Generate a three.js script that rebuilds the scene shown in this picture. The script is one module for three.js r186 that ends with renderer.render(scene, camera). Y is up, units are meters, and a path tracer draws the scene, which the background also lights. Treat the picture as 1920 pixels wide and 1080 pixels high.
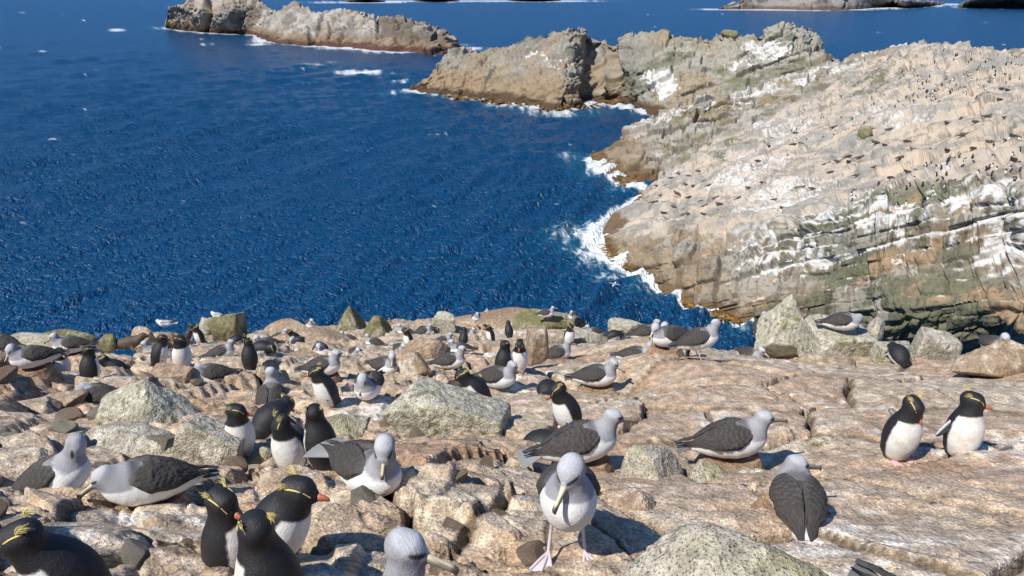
import * as THREE from 'three';
import { mergeGeometries } from 'three/addons/utils/BufferGeometryUtils.js';

// ---------------------------------------------------------------- camera, sky, sun, exposure
const scene = new THREE.Scene();
const EYE = 40, PITCH = THREE.MathUtils.degToRad(21.9), FOC = 1407;          // eye 40 m above the sea; focal length in photo pixels (1920 wide)
const camera = new THREE.PerspectiveCamera(2 * Math.atan(540 / FOC) * 180 / Math.PI, 1920 / 1080, 0.1, 40000);
camera.position.set(0, EYE, 0);
camera.rotation.x = -PITCH;
scene.add(camera);

const SUN = new THREE.Vector3(-0.62, 0.98, 0.52).normalize();
{ // clear sea air: deep blue overhead, paler at the horizon
  const w = 256, n = 128, d = new Float32Array(w * n * 4);
  for (let j = 0; j < n; j++) for (let i = 0; i < w; i++) { const el = Math.max(0, Math.sin(((j + .5) / n - .5) * Math.PI)), t = Math.pow(el, .42), k = 4 * (j * w + i); d[k] = .10 + (.048 - .10) * t; d[k + 1] = .235 + (.125 - .235) * t; d[k + 2] = .47 + (.34 - .47) * t; d[k + 3] = 1; }
  const t = new THREE.DataTexture(d, w, n, THREE.RGBAFormat, THREE.FloatType); t.mapping = THREE.EquirectangularReflectionMapping; t.magFilter = t.minFilter = THREE.LinearFilter; t.needsUpdate = true;
  scene.background = t; scene.environment = t;
}
const sun = new THREE.DirectionalLight(new THREE.Color(1, 0.955, 0.88), 4.8);
sun.position.copy(SUN).multiplyScalar(200).add(new THREE.Vector3(0, 30, -15));
sun.target.position.set(0, 30, -15);
sun.castShadow = true;
sun.shadow.mapSize.set(4096, 4096);
Object.assign(sun.shadow.camera, { left: -160, right: 160, top: 160, bottom: -160, near: 1, far: 800 });
scene.add(sun, sun.target);

const renderer = new THREE.WebGLRenderer({ antialias: true });
renderer.toneMapping = THREE.LinearToneMapping;
renderer.toneMappingExposure = 1.26;
renderer.shadowMap.enabled = true;
renderer.setSize(1024, 576);

// ---------------------------------------------------------------- helpers
const clamp = (x, a = 0, b = 1) => x < a ? a : x > b ? b : x;
const lerp = (a, b, t) => a + (b - a) * t;
const sstep = (a, b, x) => { const t = clamp((x - a) / (b - a)); return t * t * (3 - 2 * t); };
const V = (x, y, z) => new THREE.Vector3(x, y, z);
const DEG = Math.PI / 180;
function rng(seed) { let s = seed | 0; return () => { s = (s + 0x6d2b79f5) | 0; let t = Math.imul(s ^ (s >>> 15), 1 | s); t = (t + Math.imul(t ^ (t >>> 7), 61 | t)) ^ t; return ((t ^ (t >>> 14)) >>> 0) / 4294967296; }; }
function hash3(a, b, c) { let h = Math.imul(a | 0, 374761393) ^ Math.imul(b | 0, 668265263) ^ Math.imul(c | 0, 2147483647 - 1274126177); h = Math.imul(h ^ (h >>> 13), 1274126177); h ^= h >>> 16; h = Math.imul(h, 2246822519); return ((h ^ (h >>> 15)) >>> 0) / 4294967296; }
const PERM = new Uint8Array(512);
{ const r = rng(77), p = [...Array(256).keys()]; for (let i = 255; i > 0; i--) { const j = Math.floor(r() * (i + 1)); [p[i], p[j]] = [p[j], p[i]]; } for (let i = 0; i < 512; i++) PERM[i] = p[i & 255]; }
const grad = (h, x, y, z) => { h &= 15; const u = h < 8 ? x : y, v = h < 4 ? y : h === 12 || h === 14 ? x : z; return (h & 1 ? -u : u) + (h & 2 ? -v : v); };
function noise(x, y, z) {                                                     // gradient noise, about -1..1
  const X0 = Math.floor(x), Y0 = Math.floor(y), Z0 = Math.floor(z); x -= X0; y -= Y0; z -= Z0;
  const X = X0 & 255, Y = Y0 & 255, Z = Z0 & 255;
  const u = x * x * x * (x * (x * 6 - 15) + 10), v = y * y * y * (y * (y * 6 - 15) + 10), w = z * z * z * (z * (z * 6 - 15) + 10);
  const A = PERM[X] + Y, AA = PERM[A] + Z, AB = PERM[A + 1] + Z, B = PERM[X + 1] + Y, BA = PERM[B] + Z, BB = PERM[B + 1] + Z;
  return lerp(lerp(lerp(grad(PERM[AA], x, y, z), grad(PERM[BA], x - 1, y, z), u), lerp(grad(PERM[AB], x, y - 1, z), grad(PERM[BB], x - 1, y - 1, z), u), v),
    lerp(lerp(grad(PERM[AA + 1], x, y, z - 1), grad(PERM[BA + 1], x - 1, y, z - 1), u), lerp(grad(PERM[AB + 1], x, y - 1, z - 1), grad(PERM[BB + 1], x - 1, y - 1, z - 1), u), v), w);
}
function fbm(x, y, z, o = 4, g = 0.5) { let a = 1, s = 0, n = 0; for (let i = 0; i < o; i++) { s += a * noise(x, y, z); n += a; a *= g; x = x * 2.03 + 11.3; y = y * 2.03 + 5.7; z = z * 2.03 + 3.1; } return s / n; }
function ridge(x, y, z, o = 3) { let a = 1, s = 0, n = 0; for (let i = 0; i < o; i++) { s += a * (1 - 2 * Math.abs(noise(x, y, z))); n += a; a *= 0.5; x = x * 2.1 + 7.3; y = y * 2.1 + 1.7; z = z * 2.1 + 9.1; } return s / n; }
const CP = Math.cos(PITCH), SP = Math.sin(PITCH);
function rayDir(px, py) { const x = (px - 960) / FOC, y = (540 - py) / FOC; return V(x, y * CP - SP, -CP - y * SP); }   // where a photo pixel looks
const at = (px, py, d) => rayDir(px, py).multiplyScalar(d).add(camera.position);                                        // the point d metres into the picture there
function atRange(px, py, D) { const r = rayDir(px, py); return r.multiplyScalar(D / Math.hypot(r.x, r.z)).add(camera.position); }
function atSea(px, py) { const r = rayDir(px, py); return r.multiplyScalar(EYE / -r.y).add(camera.position); }
function pl(list, x) { if (x <= list[0][0]) return list[0][1]; for (let i = 1; i < list.length; i++) if (x <= list[i][0]) { const [a, b] = list[i - 1], [c, d] = list[i]; return lerp(b, d, (x - a) / (c - a || 1)); } return list[list.length - 1][1]; }
const taken = new Map();
function numbered(name) { const n = taken.get(name) || 0; taken.set(name, n + 1); return n ? name + '_' + String(n).padStart(3, '0') : name; }
function tag(o, label, category, group) { o.userData.label = label; o.userData.category = category; if (group) o.userData.group = group; return o; }
function mesh(name, geo, mat, parent) { const m = new THREE.Mesh(geo, mat); m.name = name; m.castShadow = m.receiveShadow = true; if (parent) parent.add(m); return m; }
function structure(o, name) { o.name = name; o.userData.kind = 'structure'; scene.add(o); return o; }
function gridGeo(pos, col, nx, ny, uv) {                                       // a sheet of nx x ny vertices
  const g = new THREE.BufferGeometry();
  g.setAttribute('position', new THREE.BufferAttribute(pos, 3));
  if (col) g.setAttribute('color', new THREE.BufferAttribute(col, 3));
  if (uv) g.setAttribute('uv', new THREE.BufferAttribute(uv, 2));
  const idx = new Uint32Array((nx - 1) * (ny - 1) * 6); let k = 0;
  for (let j = 0; j < ny - 1; j++) for (let i = 0; i < nx - 1; i++) { const a = j * nx + i, b = a + 1, c = a + nx, d = c + 1; idx[k++] = a; idx[k++] = b; idx[k++] = c; idx[k++] = b; idx[k++] = d; idx[k++] = c; }
  g.setIndex(new THREE.BufferAttribute(idx, 1));
  g.computeVertexNormals();
  return g;
}
function solveRBF(pts) {                                                      // thin-plate interpolation of [x, y, value]
  const n = pts.length, N = n + 3, A = Array.from({ length: N }, () => new Float64Array(N + 1));
  const S = 300, U = (dx, dy) => { const r2 = (dx * dx + dy * dy) / (S * S); return r2 < 1e-12 ? 0 : r2 * Math.log(r2); };
  for (let i = 0; i < n; i++) { for (let j = 0; j < n; j++) A[i][j] = U(pts[i][0] - pts[j][0], pts[i][1] - pts[j][1]); A[i][i] += 1e-4; A[i][n] = A[n][i] = 1; A[i][n + 1] = A[n + 1][i] = pts[i][0] / S; A[i][n + 2] = A[n + 2][i] = pts[i][1] / S; A[i][N] = pts[i][2]; }
  for (let c = 0; c < N; c++) { let p = c; for (let r = c + 1; r < N; r++) if (Math.abs(A[r][c]) > Math.abs(A[p][c])) p = r; [A[c], A[p]] = [A[p], A[c]]; for (let r = 0; r < N; r++) if (r !== c) { const f = A[r][c] / A[c][c]; if (f) for (let k = c; k <= N; k++) A[r][k] -= f * A[c][k]; } }
  const w = A.map((r, i) => r[N] / r[i]);
  return (x, y) => { let s = w[n] + w[n + 1] * x / S + w[n + 2] * y / S; for (let i = 0; i < n; i++) s += w[i] * U(x - pts[i][0], y - pts[i][1]); return s; };
}
const mixc = (a, b, t) => [lerp(a[0], b[0], t), lerp(a[1], b[1], t), lerp(a[2], b[2], t)];
// surface of a distance field as one closed mesh
function surfaceNets(sdf, lo, hi, cell, colour) {
  const nx = Math.ceil((hi[0] - lo[0]) / cell) + 1, ny = Math.ceil((hi[1] - lo[1]) / cell) + 1, nz = Math.ceil((hi[2] - lo[2]) / cell) + 1;
  const F = new Float32Array(nx * ny * nz), BL = 5, far = cell * BL * 0.95;      // blocks that lie clear of the surface are filled, not sampled
  for (let K = 0; K < nz; K += BL) for (let J = 0; J < ny; J += BL) for (let Q = 0; Q < nx; Q += BL) {
    const c = sdf(lo[0] + (Q + 2) * cell, lo[1] + (J + 2) * cell, lo[2] + (K + 2) * cell), skip = Math.abs(c) > far;
    for (let k = K; k < Math.min(K + BL, nz); k++) for (let j = J; j < Math.min(J + BL, ny); j++) for (let i = Q; i < Math.min(Q + BL, nx); i++) F[i + nx * (j + ny * k)] = skip ? c : sdf(lo[0] + i * cell, lo[1] + j * cell, lo[2] + k * cell);
  }
  const id = new Int32Array(nx * ny * nz).fill(-1), P = [], I = [], ox = 1, oy = nx, oz = nx * ny;
  const cor = [0, ox, oy, ox + oy, oz, ox + oz, oy + oz, ox + oy + oz], E = [[0, 1], [2, 3], [4, 5], [6, 7], [0, 2], [1, 3], [4, 6], [5, 7], [0, 4], [1, 5], [2, 6], [3, 7]];
  for (let k = 0; k < nz - 1; k++) for (let j = 0; j < ny - 1; j++) for (let i = 0; i < nx - 1; i++) {
    const b = i + j * oy + k * oz; let m = 0; for (let c = 0; c < 8; c++) if (F[b + cor[c]] < 0) m |= 1 << c;
    if (m === 0 || m === 255) continue;
    let x = 0, y = 0, z = 0, n = 0;
    for (const [p, r] of E) { if (((m >> p) & 1) === ((m >> r) & 1)) continue; const fa = F[b + cor[p]], fb = F[b + cor[r]], t = fa / (fa - fb); x += lerp(p & 1, r & 1, t); y += lerp((p >> 1) & 1, (r >> 1) & 1, t); z += lerp(p >> 2, r >> 2, t); n++; }
    id[b] = P.length / 3; P.push(lo[0] + (i + x / n) * cell, lo[1] + (j + y / n) * cell, lo[2] + (k + z / n) * cell);
  }
  for (let k = 1; k < nz - 1; k++) for (let j = 1; j < ny - 1; j++) for (let i = 1; i < nx - 1; i++) {
    const b = i + j * oy + k * oz, s = F[b] < 0;
    const face = (o, u, v) => { const s2 = F[b + o] < 0; if (s === s2) return; const a = id[b], c = id[b - u], d = id[b - u - v], e = id[b - v]; if (s) I.push(a, c, d, a, d, e); else I.push(a, d, c, a, e, d); };
    face(ox, oy, oz); face(oy, oz, ox); face(oz, ox, oy);
  }
  const n = P.length / 3, pos = new Float32Array(P), nor = new Float32Array(n * 3), col = new Float32Array(n * 3), h = cell * 0.6;
  for (let i = 0; i < n; i++) {
    let x = pos[3 * i], y = pos[3 * i + 1], z = pos[3 * i + 2], gx, gy, gz;
    for (let it = 0; it < 2; it++) {
      gx = sdf(x + h, y, z) - sdf(x - h, y, z); gy = sdf(x, y + h, z) - sdf(x, y - h, z); gz = sdf(x, y, z + h) - sdf(x, y, z - h);
      const l = Math.hypot(gx, gy, gz) || 1; gx /= l; gy /= l; gz /= l;
      if (!it) { const f = clamp(sdf(x, y, z), -cell * 0.5, cell * 0.5); x -= gx * f; y -= gy * f; z -= gz * f; }
    }
    pos[3 * i] = x; pos[3 * i + 1] = y; pos[3 * i + 2] = z; nor[3 * i] = gx; nor[3 * i + 1] = gy; nor[3 * i + 2] = gz;
    if (colour) { const c = colour(x, y, z, gx, gy, gz); col[3 * i] = c[0]; col[3 * i + 1] = c[1]; col[3 * i + 2] = c[2]; }
  }
  const g = new THREE.BufferGeometry();
  g.setAttribute('position', new THREE.BufferAttribute(pos, 3)); g.setAttribute('normal', new THREE.BufferAttribute(nor, 3));
  if (colour) g.setAttribute('color', new THREE.BufferAttribute(col, 3));
  const uv = new Float32Array(n * 2); for (let i = 0; i < n; i++) { uv[2 * i] = pos[3 * i] * 5; uv[2 * i + 1] = (pos[3 * i + 1] * .8 + pos[3 * i + 2]) * 5; } g.setAttribute('uv', new THREE.BufferAttribute(uv, 2));
  g.setIndex(I);
  return g;
}
const smin = (a, b, k) => { const h = Math.max(k - Math.abs(a - b), 0) / k; return Math.min(a, b) - h * h * k * 0.25; };
function cone(ax, ay, az, ra, bx, by, bz, rb) {                                // distance to a tapered capsule
  const dx = bx - ax, dy = by - ay, dz = bz - az, l2 = dx * dx + dy * dy + dz * dz;
  return (x, y, z) => { const t = clamp(((x - ax) * dx + (y - ay) * dy + (z - az) * dz) / l2); return Math.hypot(x - ax - dx * t, y - ay - dy * t, z - az - dz * t) - (ra + (rb - ra) * t); };
}
// ---------------------------------------------------------------- who is where
// [x, y, distance, heading (0 right, 90 away, 270 to the camera), head heading, head pitch, options, nest, label]
const albatrosses = [
  [1062, 1036, 3.35, 268, 238, -38, { stand: .185, headX: .165, headY: .45, tilt: 28, slim: .86, big: 1.4 }, '', 'albatross standing on webbed feet facing the camera with its bill pointing down'],
  [692, 906, 4.3, 318, 262, -58, { headX: .205, headY: .44, spread: .6, tilt: 4 }, '', 'sitting albatross with a fanned grey tail, looking down toward the camera'],
  [283, 958, 4.6, 212, 200, -34, { headX: .235, headY: .30, tilt: 12 }, 'n', 'albatross on a tall mound nest with its hooked bill lowered to the left'],
  [112, 936, 4.8, 12, 340, -82, { headX: .205, headY: .45, tilt: 24, foot: -1 }, '', 'albatross preening its breast, dark foot showing behind'],
  [712, 1325, 2.45, 52, 352, -22, { headX: .18, headY: .46 }, '', 'albatross at the bottom edge showing only its head and shoulders'],
  [1482, 1003, 3.95, 80, 12, -14, { headX: .165, headY: .33, darkBill: 1, tilt: 8, scale: .88 }, 'n', 'dark-backed albatross seen from behind with its head turned right'],
  [1092, 872, 5.3, 10, 4, -12, { headX: .235, headY: .375, darkBill: 1, tilt: 9, spread: .5 }, 'n', 'dark-billed albatross sitting behind the standing one, facing right'],
  [1372, 854, 5.5, 4, 6, -8, { headX: .235, headY: .355, darkBill: 1, tilt: 6 }, 'n', 'dark-billed albatross sitting alone on the open slab facing right'],
  [1120, 728, 9.6, 356, 340, -32, {}, 'n', 'albatross on a broad reddish mound with a pale bill tilted down right'],
  [1193, 686, 11.8, 345, 345, -32, {}, '', 'albatross sitting directly above the reddish mound, facing right'],
  [1310, 671, 9.8, 6, 120, -30, { stand: .2, headX: .21, headY: .41, tilt: 14 }, '', 'standing albatross on the rim with its head turned away'],
  [1248, 652, 10.4, 196, 222, -46, { headX: .21, headY: .36 }, 'n', 'albatross on a nest left of the standing rim albatross, looking down left'],
  [1262, 630, 11.8, 200, 226, -40, { headX: .2, headY: .38 }, '', 'white-capped albatross looking over the back of the rim group'],
  [1212, 634, 14, 10, 10, -20, {}, '', 'half-hidden albatross at the left of the rim group'],
  [1408, 684, 13, 300, 320, -34, {}, '', 'albatross with a dark back sitting below the large peaked boulder, left one'],
  [1482, 656, 13.4, 330, 335, -34, {}, '', 'albatross tucked against the foot of the large peaked boulder'],
  [1580, 618, 11.7, 350, 20, -78, { headX: .245, headY: .26 }, 'p', 'albatross bent over preening on the right rim outcrop'],
  [1862, 664, 10.2, 265, 265, -40, { headX: .19, headY: .42 }, '', 'albatross showing only its pale head above the rightmost slab'],
  [1425, 624, 14.6, 60, 60, -20, {}, 'p', 'grey albatross half hidden behind the large peaked boulder'],
  [846, 690, 12.6, 4, 0, -15, { headX: .22, headY: .42 }, 'n', 'upright-necked albatross on a nest left of the upright penguin pair'],
  [722, 700, 12, 330, 278, -46, { headX: .2, headY: .42 }, '', 'albatross facing the camera above the largest pale boulder'],
  [610, 708, 10.8, 5, 2, -14, {}, 'n', 'dark-winged albatross on a low nest facing right, in the left middle of the colony'],
  [693, 746, 8.3, 262, 250, -60, { headX: .19, headY: .37 }, '', 'albatross facing the camera just left of the largest pale boulder'],
  [508, 738, 8.3, 97, 140, -20, { headX: .15, headY: .44, tilt: 18 }, 'n', 'albatross seen from behind on a brown mound'],
  [395, 721, 9.8, 205, 60, -25, { headX: .115, headY: .31 }, '', 'albatross with its head tucked back, white side to the camera'],
  [180, 750, 8.2, 185, 30, -40, { headX: .11, headY: .30 }, '', 'grey albatross half hidden by the lichen-crusted boulder'],
  [64, 694, 9.6, 214, 238, -52, { headX: .21, headY: .36 }, 'n', 'albatross on a dark nest at the left looking down toward the camera'],
  [6, 776, 7.2, 172, 180, -20, {}, '', 'dark-backed albatross cut by the left edge, below the looking-down one'],
  [-4, 642, 10.0, 172, 180, -20, {}, '', 'dark-winged albatross cut by the left edge, up on the rim'],
  [293, 660, 15.2, 214, 214, -20, {}, '', 'small white-headed albatross beside the brown boulders'],
  [934, 736, 9.6, 350, 345, -30, {}, '', 'albatross behind the penguin with an orange bill, facing right'],
  [602, 672, 15, 280, 275, -30, {}, '', 'albatross facing the camera behind the dark-winged nest bird'],
  [525, 638, 21, 18, 20, -15, {}, '', 'distant albatross on the skyline left of the dark green rim pair'],
  [583, 615, 22.8, 300, 320, -20, {}, 'p', 'small albatross perched on a low rim boulder'],
  [654, 651, 22, 165, 165, -15, {}, '', 'distant albatross below the left green peaked boulder, facing left'],
  [702, 658, 21, 165, 165, -15, {}, '', 'distant albatross below the right green pointed boulder, facing left'],
  [760, 637, 24, 170, 170, -15, {}, '', 'distant dark-winged albatross facing left near the pale square boulder'],
  [796, 638, 23, 12, 12, -25, {}, '', 'distant albatross facing right near the pale square boulder'],
  [880, 629, 25, 325, 325, -20, {}, '', 'distant albatross resting above the upright-necked one'],
  [893, 601, 25.6, 285, 290, -20, {}, 'p', 'tiny pale albatross on the long rim slab'],
  [1026, 594, 25.2, 4, 2, -15, {}, 'p', 'albatross sitting on top of the broad mossy rim boulder'],
  [1074, 598, 25.4, 250, 240, -15, {}, 'p', 'tiny pale bird on the right shoulder of the mossy rim boulder'],
  [556, 650, 18, 260, 250, -20, {}, '', 'pale grey albatross in the gap left of the white-streaked rock'],
  [668, 668, 17, 300, 300, -30, {}, '', 'small albatross right of the dark-winged nest bird'],
  [1112, 632, 22, 190, 190, -15, {}, '', 'tiny white-breasted albatross right of the mossy rim boulder'],
  [1800, 1345, 2.5, 316, 316, -20, { tilt: -10 }, '', 'dark albatross at the bottom right edge showing only its back and wingtips'],
  [332, 642, 18.2, 195, 190, -20, {}, '', 'tiny white-breasted albatross between the long brown boulder and the pale sloping one'],
  [418, 670, 14.6, 20, 20, -20, {}, '', 'small albatross facing right above the tucked-head bird'],
  [500, 652, 17.2, 205, 215, -30, {}, '', 'small albatross facing left right of the bent-over penguin'],
  [546, 676, 14.4, 335, 320, -30, {}, '', 'small albatross behind the tail of the dark-winged nest bird'],
  [752, 664, 16.5, 300, 300, -30, {}, '', 'small albatross above and right of the one facing the camera'],
  [832, 644, 20.5, 10, 10, -20, {}, '', 'distant albatross facing right below the pale square boulder'],
  [862, 662, 17, 190, 195, -20, {}, '', 'distant albatross facing left just behind the upright-necked one'],
  [1046, 676, 13.2, 20, 15, -20, {}, '', 'small albatross right of the upright penguin pair'],
  [136, 672, 12.2, 200, 205, -30, {}, 'n', 'albatross on a nest between the dark upright penguin and the left outcrop'],
];
const penguins = [
  [1678, 857, 5.3, 292, 302, -42, { lean: 3 }, 'penguin looking down on the open slab, left one of the standing pair'],
  [1799, 843, 5.3, 283, 338, -8, { flip: [12, 30], lean: -2 }, 'penguin with flippers held out, right one of the standing pair'],
  [432, 1040, 3.5, 22, 335, -18, { lean: -2 }, 'tall black-backed penguin with raised yellow crest, standing left of the near group'],
  [520, 1160, 2.85, 158, 120, -8, { lean: 2 }, 'nearest large penguin turned away, white flank on its left'],
  [520, 1092, 3.3, 352, 352, -4, { lean: 16, hunch: .5 }, 'bowing penguin with an orange bill behind the nearest large one'],
  [188, 1205, 2.95, 214, 200, -18, { lean: 14 }, 'yellow-crested penguin leaning left at the bottom left corner'],
  [-22, 1080, 3.2, 190, 200, -10, { lean: 20 }, 'penguin mostly cut off by the left edge behind the leaning one'],
  [549, 868, 5.5, 255, 214, -58, { lean: 6 }, 'white-bellied penguin bowing its head, left one of the close pair'],
  [604, 856, 5.5, 138, 100, -10, { lean: 2 }, 'black-backed penguin turned away, right one of the close pair'],
  [455, 862, 6.1, 300, 8, -12, {}, 'penguin with its bill to the right, standing left of the small wedge stone'],
  [497, 842, 6.5, 60, 60, -50, { lean: 46, hunch: 1 }, 'black hunched penguin behind the small wedge stone'],
  [622, 780, 8.0, 210, 190, -10, { lean: 10 }, 'small crested penguin peeking out above the close pair'],
  [944, 702, 10.1, 62, 60, -10, { lean: 3 }, 'black-backed penguin, left one of the upright pair in the middle'],
  [973, 697, 10.2, 282, 262, -14, {}, 'white-fronted penguin, right one of the upright pair in the middle'],
  [1028, 728, 9.3, 262, 262, -62, { lean: 58, hunch: 1 }, 'penguin lying flat with its bill toward the camera'],
  [906, 768, 7.9, 196, 192, -14, { lean: 22 }, 'penguin with an orange bill pointing left above the largest pale boulder'],
  [848, 730, 9, 2, 0, -40, { lean: 52, hunch: .7 }, 'penguin bent forward to the right above the largest pale boulder'],
  [994, 834, 6.4, 340, 330, -70, { lean: 44, hunch: 1 }, 'hunched penguin left of the dark-billed albatross'],
  [1070, 806, 6.6, 196, 188, -34, { lean: 12 }, 'penguin with a yellow brow facing left behind the dark-billed albatross'],
  [233, 694, 10.8, 200, 192, -10, { lean: 26 }, 'penguin leaning left near the resting seal'],
  [174, 724, 9.8, 75, 60, -10, { lean: 4 }, 'dark upright penguin behind the half-hidden grey albatross'],
  [348, 706, 10.2, 300, 20, -14, {}, 'white-bellied penguin above the squarish tan boulder'],
  [482, 670, 12.4, 345, 340, -60, { lean: 52, hunch: 1 }, 'bent-over penguin left of the dark-winged nest bird'],
  [472, 702, 11.6, 95, 95, -10, {}, 'black-backed penguin just behind the albatross seen from behind'],
  [377, 644, 18.5, 205, 200, -10, {}, 'small penguin below the tall dark green block'],
  [350, 632, 19.5, 60, 60, -10, { lean: 20 }, 'small dark penguin left of the tall dark green block'],
  [1141, 636, 18, 10, 0, -50, { lean: 52, hunch: .7 }, 'small penguin bent down left of the knobbly pale rock'],
  [1168, 652, 16.5, 20, 10, -50, { lean: 52, hunch: .7 }, 'small black penguin bent down below the knobbly pale rock'],
  [1201, 656, 15, 80, 80, -50, { lean: 52, hunch: 1 }, 'small black lump of a penguin above the reddish mound albatross'],
  [921, 642, 21, 185, 185, -10, {}, 'small white-fronted penguin near the middle of the rim'],
  [955, 634, 21.5, 100, 100, -10, { lean: 20 }, 'small dark penguin near the middle of the rim'],
  [786, 616, 24, 345, 345, -50, { lean: 52, hunch: 1 }, 'tiny hunched penguin left of the pale square boulder, outer one'],
  [803, 615, 24, 345, 345, -50, { lean: 52, hunch: 1 }, 'tiny hunched penguin touching the pale square boulder'],
  [1687, 694, 10.6, 90, 90, -40, { lean: 52, hunch: 1 }, 'black back of a penguin half hidden below the pale cracked block'],
  [768, 654, 18.5, 200, 200, -10, {}, 'small penguin facing left above the small rim albatross pair'],
  [868, 646, 19.5, 80, 80, -20, { lean: 20 }, 'small dark penguin between the two distant rim albatrosses'],
  [1066, 652, 16.5, 300, 300, -10, {}, 'small white-fronted penguin below the mossy rim boulder'],
  [300, 694, 11.2, 30, 40, -20, { lean: 10 }, 'dark penguin turned away left of the white-bellied one'],
  [118, 706, 10.8, 340, 330, -20, {}, 'penguin standing right of the looking-down albatross'],
  [560, 640, 19.5, 210, 210, -20, { lean: 20 }, 'small penguin leaning left below the low rim boulder'],
  [437, 657, 19.5, 30, 30, -50, { lean: 52, hunch: 1 }, 'tiny hunched penguin below the grey stone of the rim'],
];
// ---------------------------------------------------------------- textures
const GC0 = Float64Array.from({ length: 256 }, (_, i) => Math.cos(i / 256 * Math.PI * 2)), GS0 = Float64Array.from({ length: 256 }, (_, i) => Math.sin(i / 256 * Math.PI * 2));
function tileNoise(n, f, oct, seed, gain = 0.5) {                             // periodic noise: points on two circles
  const out = new Float32Array(n * n); let lo = 1e9, hi = -1e9;
  const per = (x, y, p, s) => { const X = Math.floor(x), Y = Math.floor(y), fx = x - X, fy = y - Y, u = fx * fx * fx * (fx * (fx * 6 - 15) + 10), v = fy * fy * fy * (fy * (fy * 6 - 15) + 10), X1 = (X + 1) % p, Y1 = (Y + 1) % p;
    const a = PERM[(PERM[X & 255] + Y + s) & 255], b = PERM[(PERM[X1 & 255] + Y + s) & 255], c = PERM[(PERM[X & 255] + Y1 + s) & 255], d = PERM[(PERM[X1 & 255] + Y1 + s) & 255];
    const g0 = GC0[a] * fx + GS0[a] * fy, g1 = GC0[b] * (fx - 1) + GS0[b] * fy, g2 = GC0[c] * fx + GS0[c] * (fy - 1), g3 = GC0[d] * (fx - 1) + GS0[d] * (fy - 1), q = g0 + (g1 - g0) * u; return q + (g2 + (g3 - g2) * u - q) * v; };
  for (let j = 0; j < n; j++) for (let i = 0; i < n; i++) { let a = 1, s = 0, p = f; for (let o = 0; o < oct; o++) { s += a * per(i / n * p, j / n * p, p, seed + o * 17); a *= gain; p *= 2; } out[j * n + i] = s; if (s < lo) lo = s; if (s > hi) hi = s; }
  for (let i = 0; i < out.length; i++) out[i] = (out[i] - lo) / (hi - lo);
  return out;
}
function texOf(n, fn, srgb) { const d = new Uint8Array(n * n * 4); for (let i = 0; i < n * n; i++) { const c = fn(i); d[4 * i] = clamp(c[0]) * 255; d[4 * i + 1] = clamp(c[1]) * 255; d[4 * i + 2] = clamp(c[2]) * 255; d[4 * i + 3] = 255; } const t = new THREE.DataTexture(d, n, n); t.wrapS = t.wrapT = THREE.RepeatWrapping; t.magFilter = THREE.LinearFilter; t.minFilter = THREE.LinearMipmapLinearFilter; t.generateMipmaps = true; if (srgb) t.colorSpace = THREE.SRGBColorSpace; t.needsUpdate = true; return t; }

// ---------------------------------------------------------------- sea: one sheet out to the horizon, real waves, foam as white water on it
const shore = [                                                                // waterlines of the rocks, as seen: [photo x, photo y, width of the white water in metres, strength]
  [[768, 170, 7, .8], [830, 178, 6, .9], [920, 187, 8, .9], [1000, 200, 9, 1], [1055, 206, 9, .7], [1090, 201, 6, .4], [1140, 190, 8, .7], [1212, 211, 6, .6]],
  [[1110, 298, 5, .8], [1140, 325, 6, .9], [1175, 345, 5, .8], [1215, 356, 2, .4]],
  [[1215, 360, 2, .3], [1160, 400, 3, .3], [1130, 425, 5, .9], [1128, 440, 7, 1.1], [1150, 482, 5, 1], [1200, 517, 3, .9], [1240, 540, 2, .8], [1300, 574, 1.6, .5], [1360, 595, 1.6, .5], [1400, 606, 3, .9]],
  [[312, 52, 18, 1], [400, 62, 12, .9], [480, 66, 5, .5], [500, 77, 14, 1], [600, 87, 12, .9], [680, 92, 18, 1], [750, 97, 16, 1], [850, 99, 10, .9], [866, 92, 18, .8], [890, 90, 12, .6]],
  [[1345, 18, 40, 1], [1500, 19, 36, 1], [1600, 18, 40, 1], [1700, 13, 50, 1], [1770, 8, 60, 1]],
  [[1798, 14, 60, 1], [1900, 15, 50, 1], [2000, 15, 50, 1]],
  [[640, 4, 120, 1], [720, 4, 120, 1]], [[760, 2.5, 130, 1], [870, 2.5, 130, 1]], [[940, 2, 140, 1], [1060, 2, 140, 1]],
].map((l) => l.map(([x, y, w, s]) => { const p = atSea(x, y); return [p.x, p.z, w, s]; }));
const patches = [[694, 133, 46, 5, 1.15], [735, 133, 30, 3, .6], [612, 116, 30, 3, .7], [650, 112, 20, 2, .6], [765, 150, 22, 4, .75], [745, 172, 22, 5, .7], [1045, 210, 75, 11, .75], [1120, 206, 50, 8, .5], [1160, 200, 60, 9, .5], [960, 205, 30, 4, .5], [1080, 290, 34, 9, .7], [1110, 312, 40, 12, .6],
  [1150, 335, 40, 8, .6], [1200, 352, 30, 7, .35], [1098, 440, 34, 20, .8], [1125, 470, 40, 22, .6], [1170, 512, 44, 14, .6], [1225, 535, 26, 8, .5], [1235, 558, 30, 7, .4], [1380, 602, 22, 4, .7], [295, 48, 16, 3, 1], [440, 76, 14, 2, .8], [530, 78, 30, 3, .8], [640, 88, 40, 4, .6], [710, 90, 40, 4, .9], [880, 84, 22, 4, .6], [728, 404, 16, 4, .35], [500, 360, 9, 2, .3]];
let hug = 0;                                                                   // how close the last point was to a waterline
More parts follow.
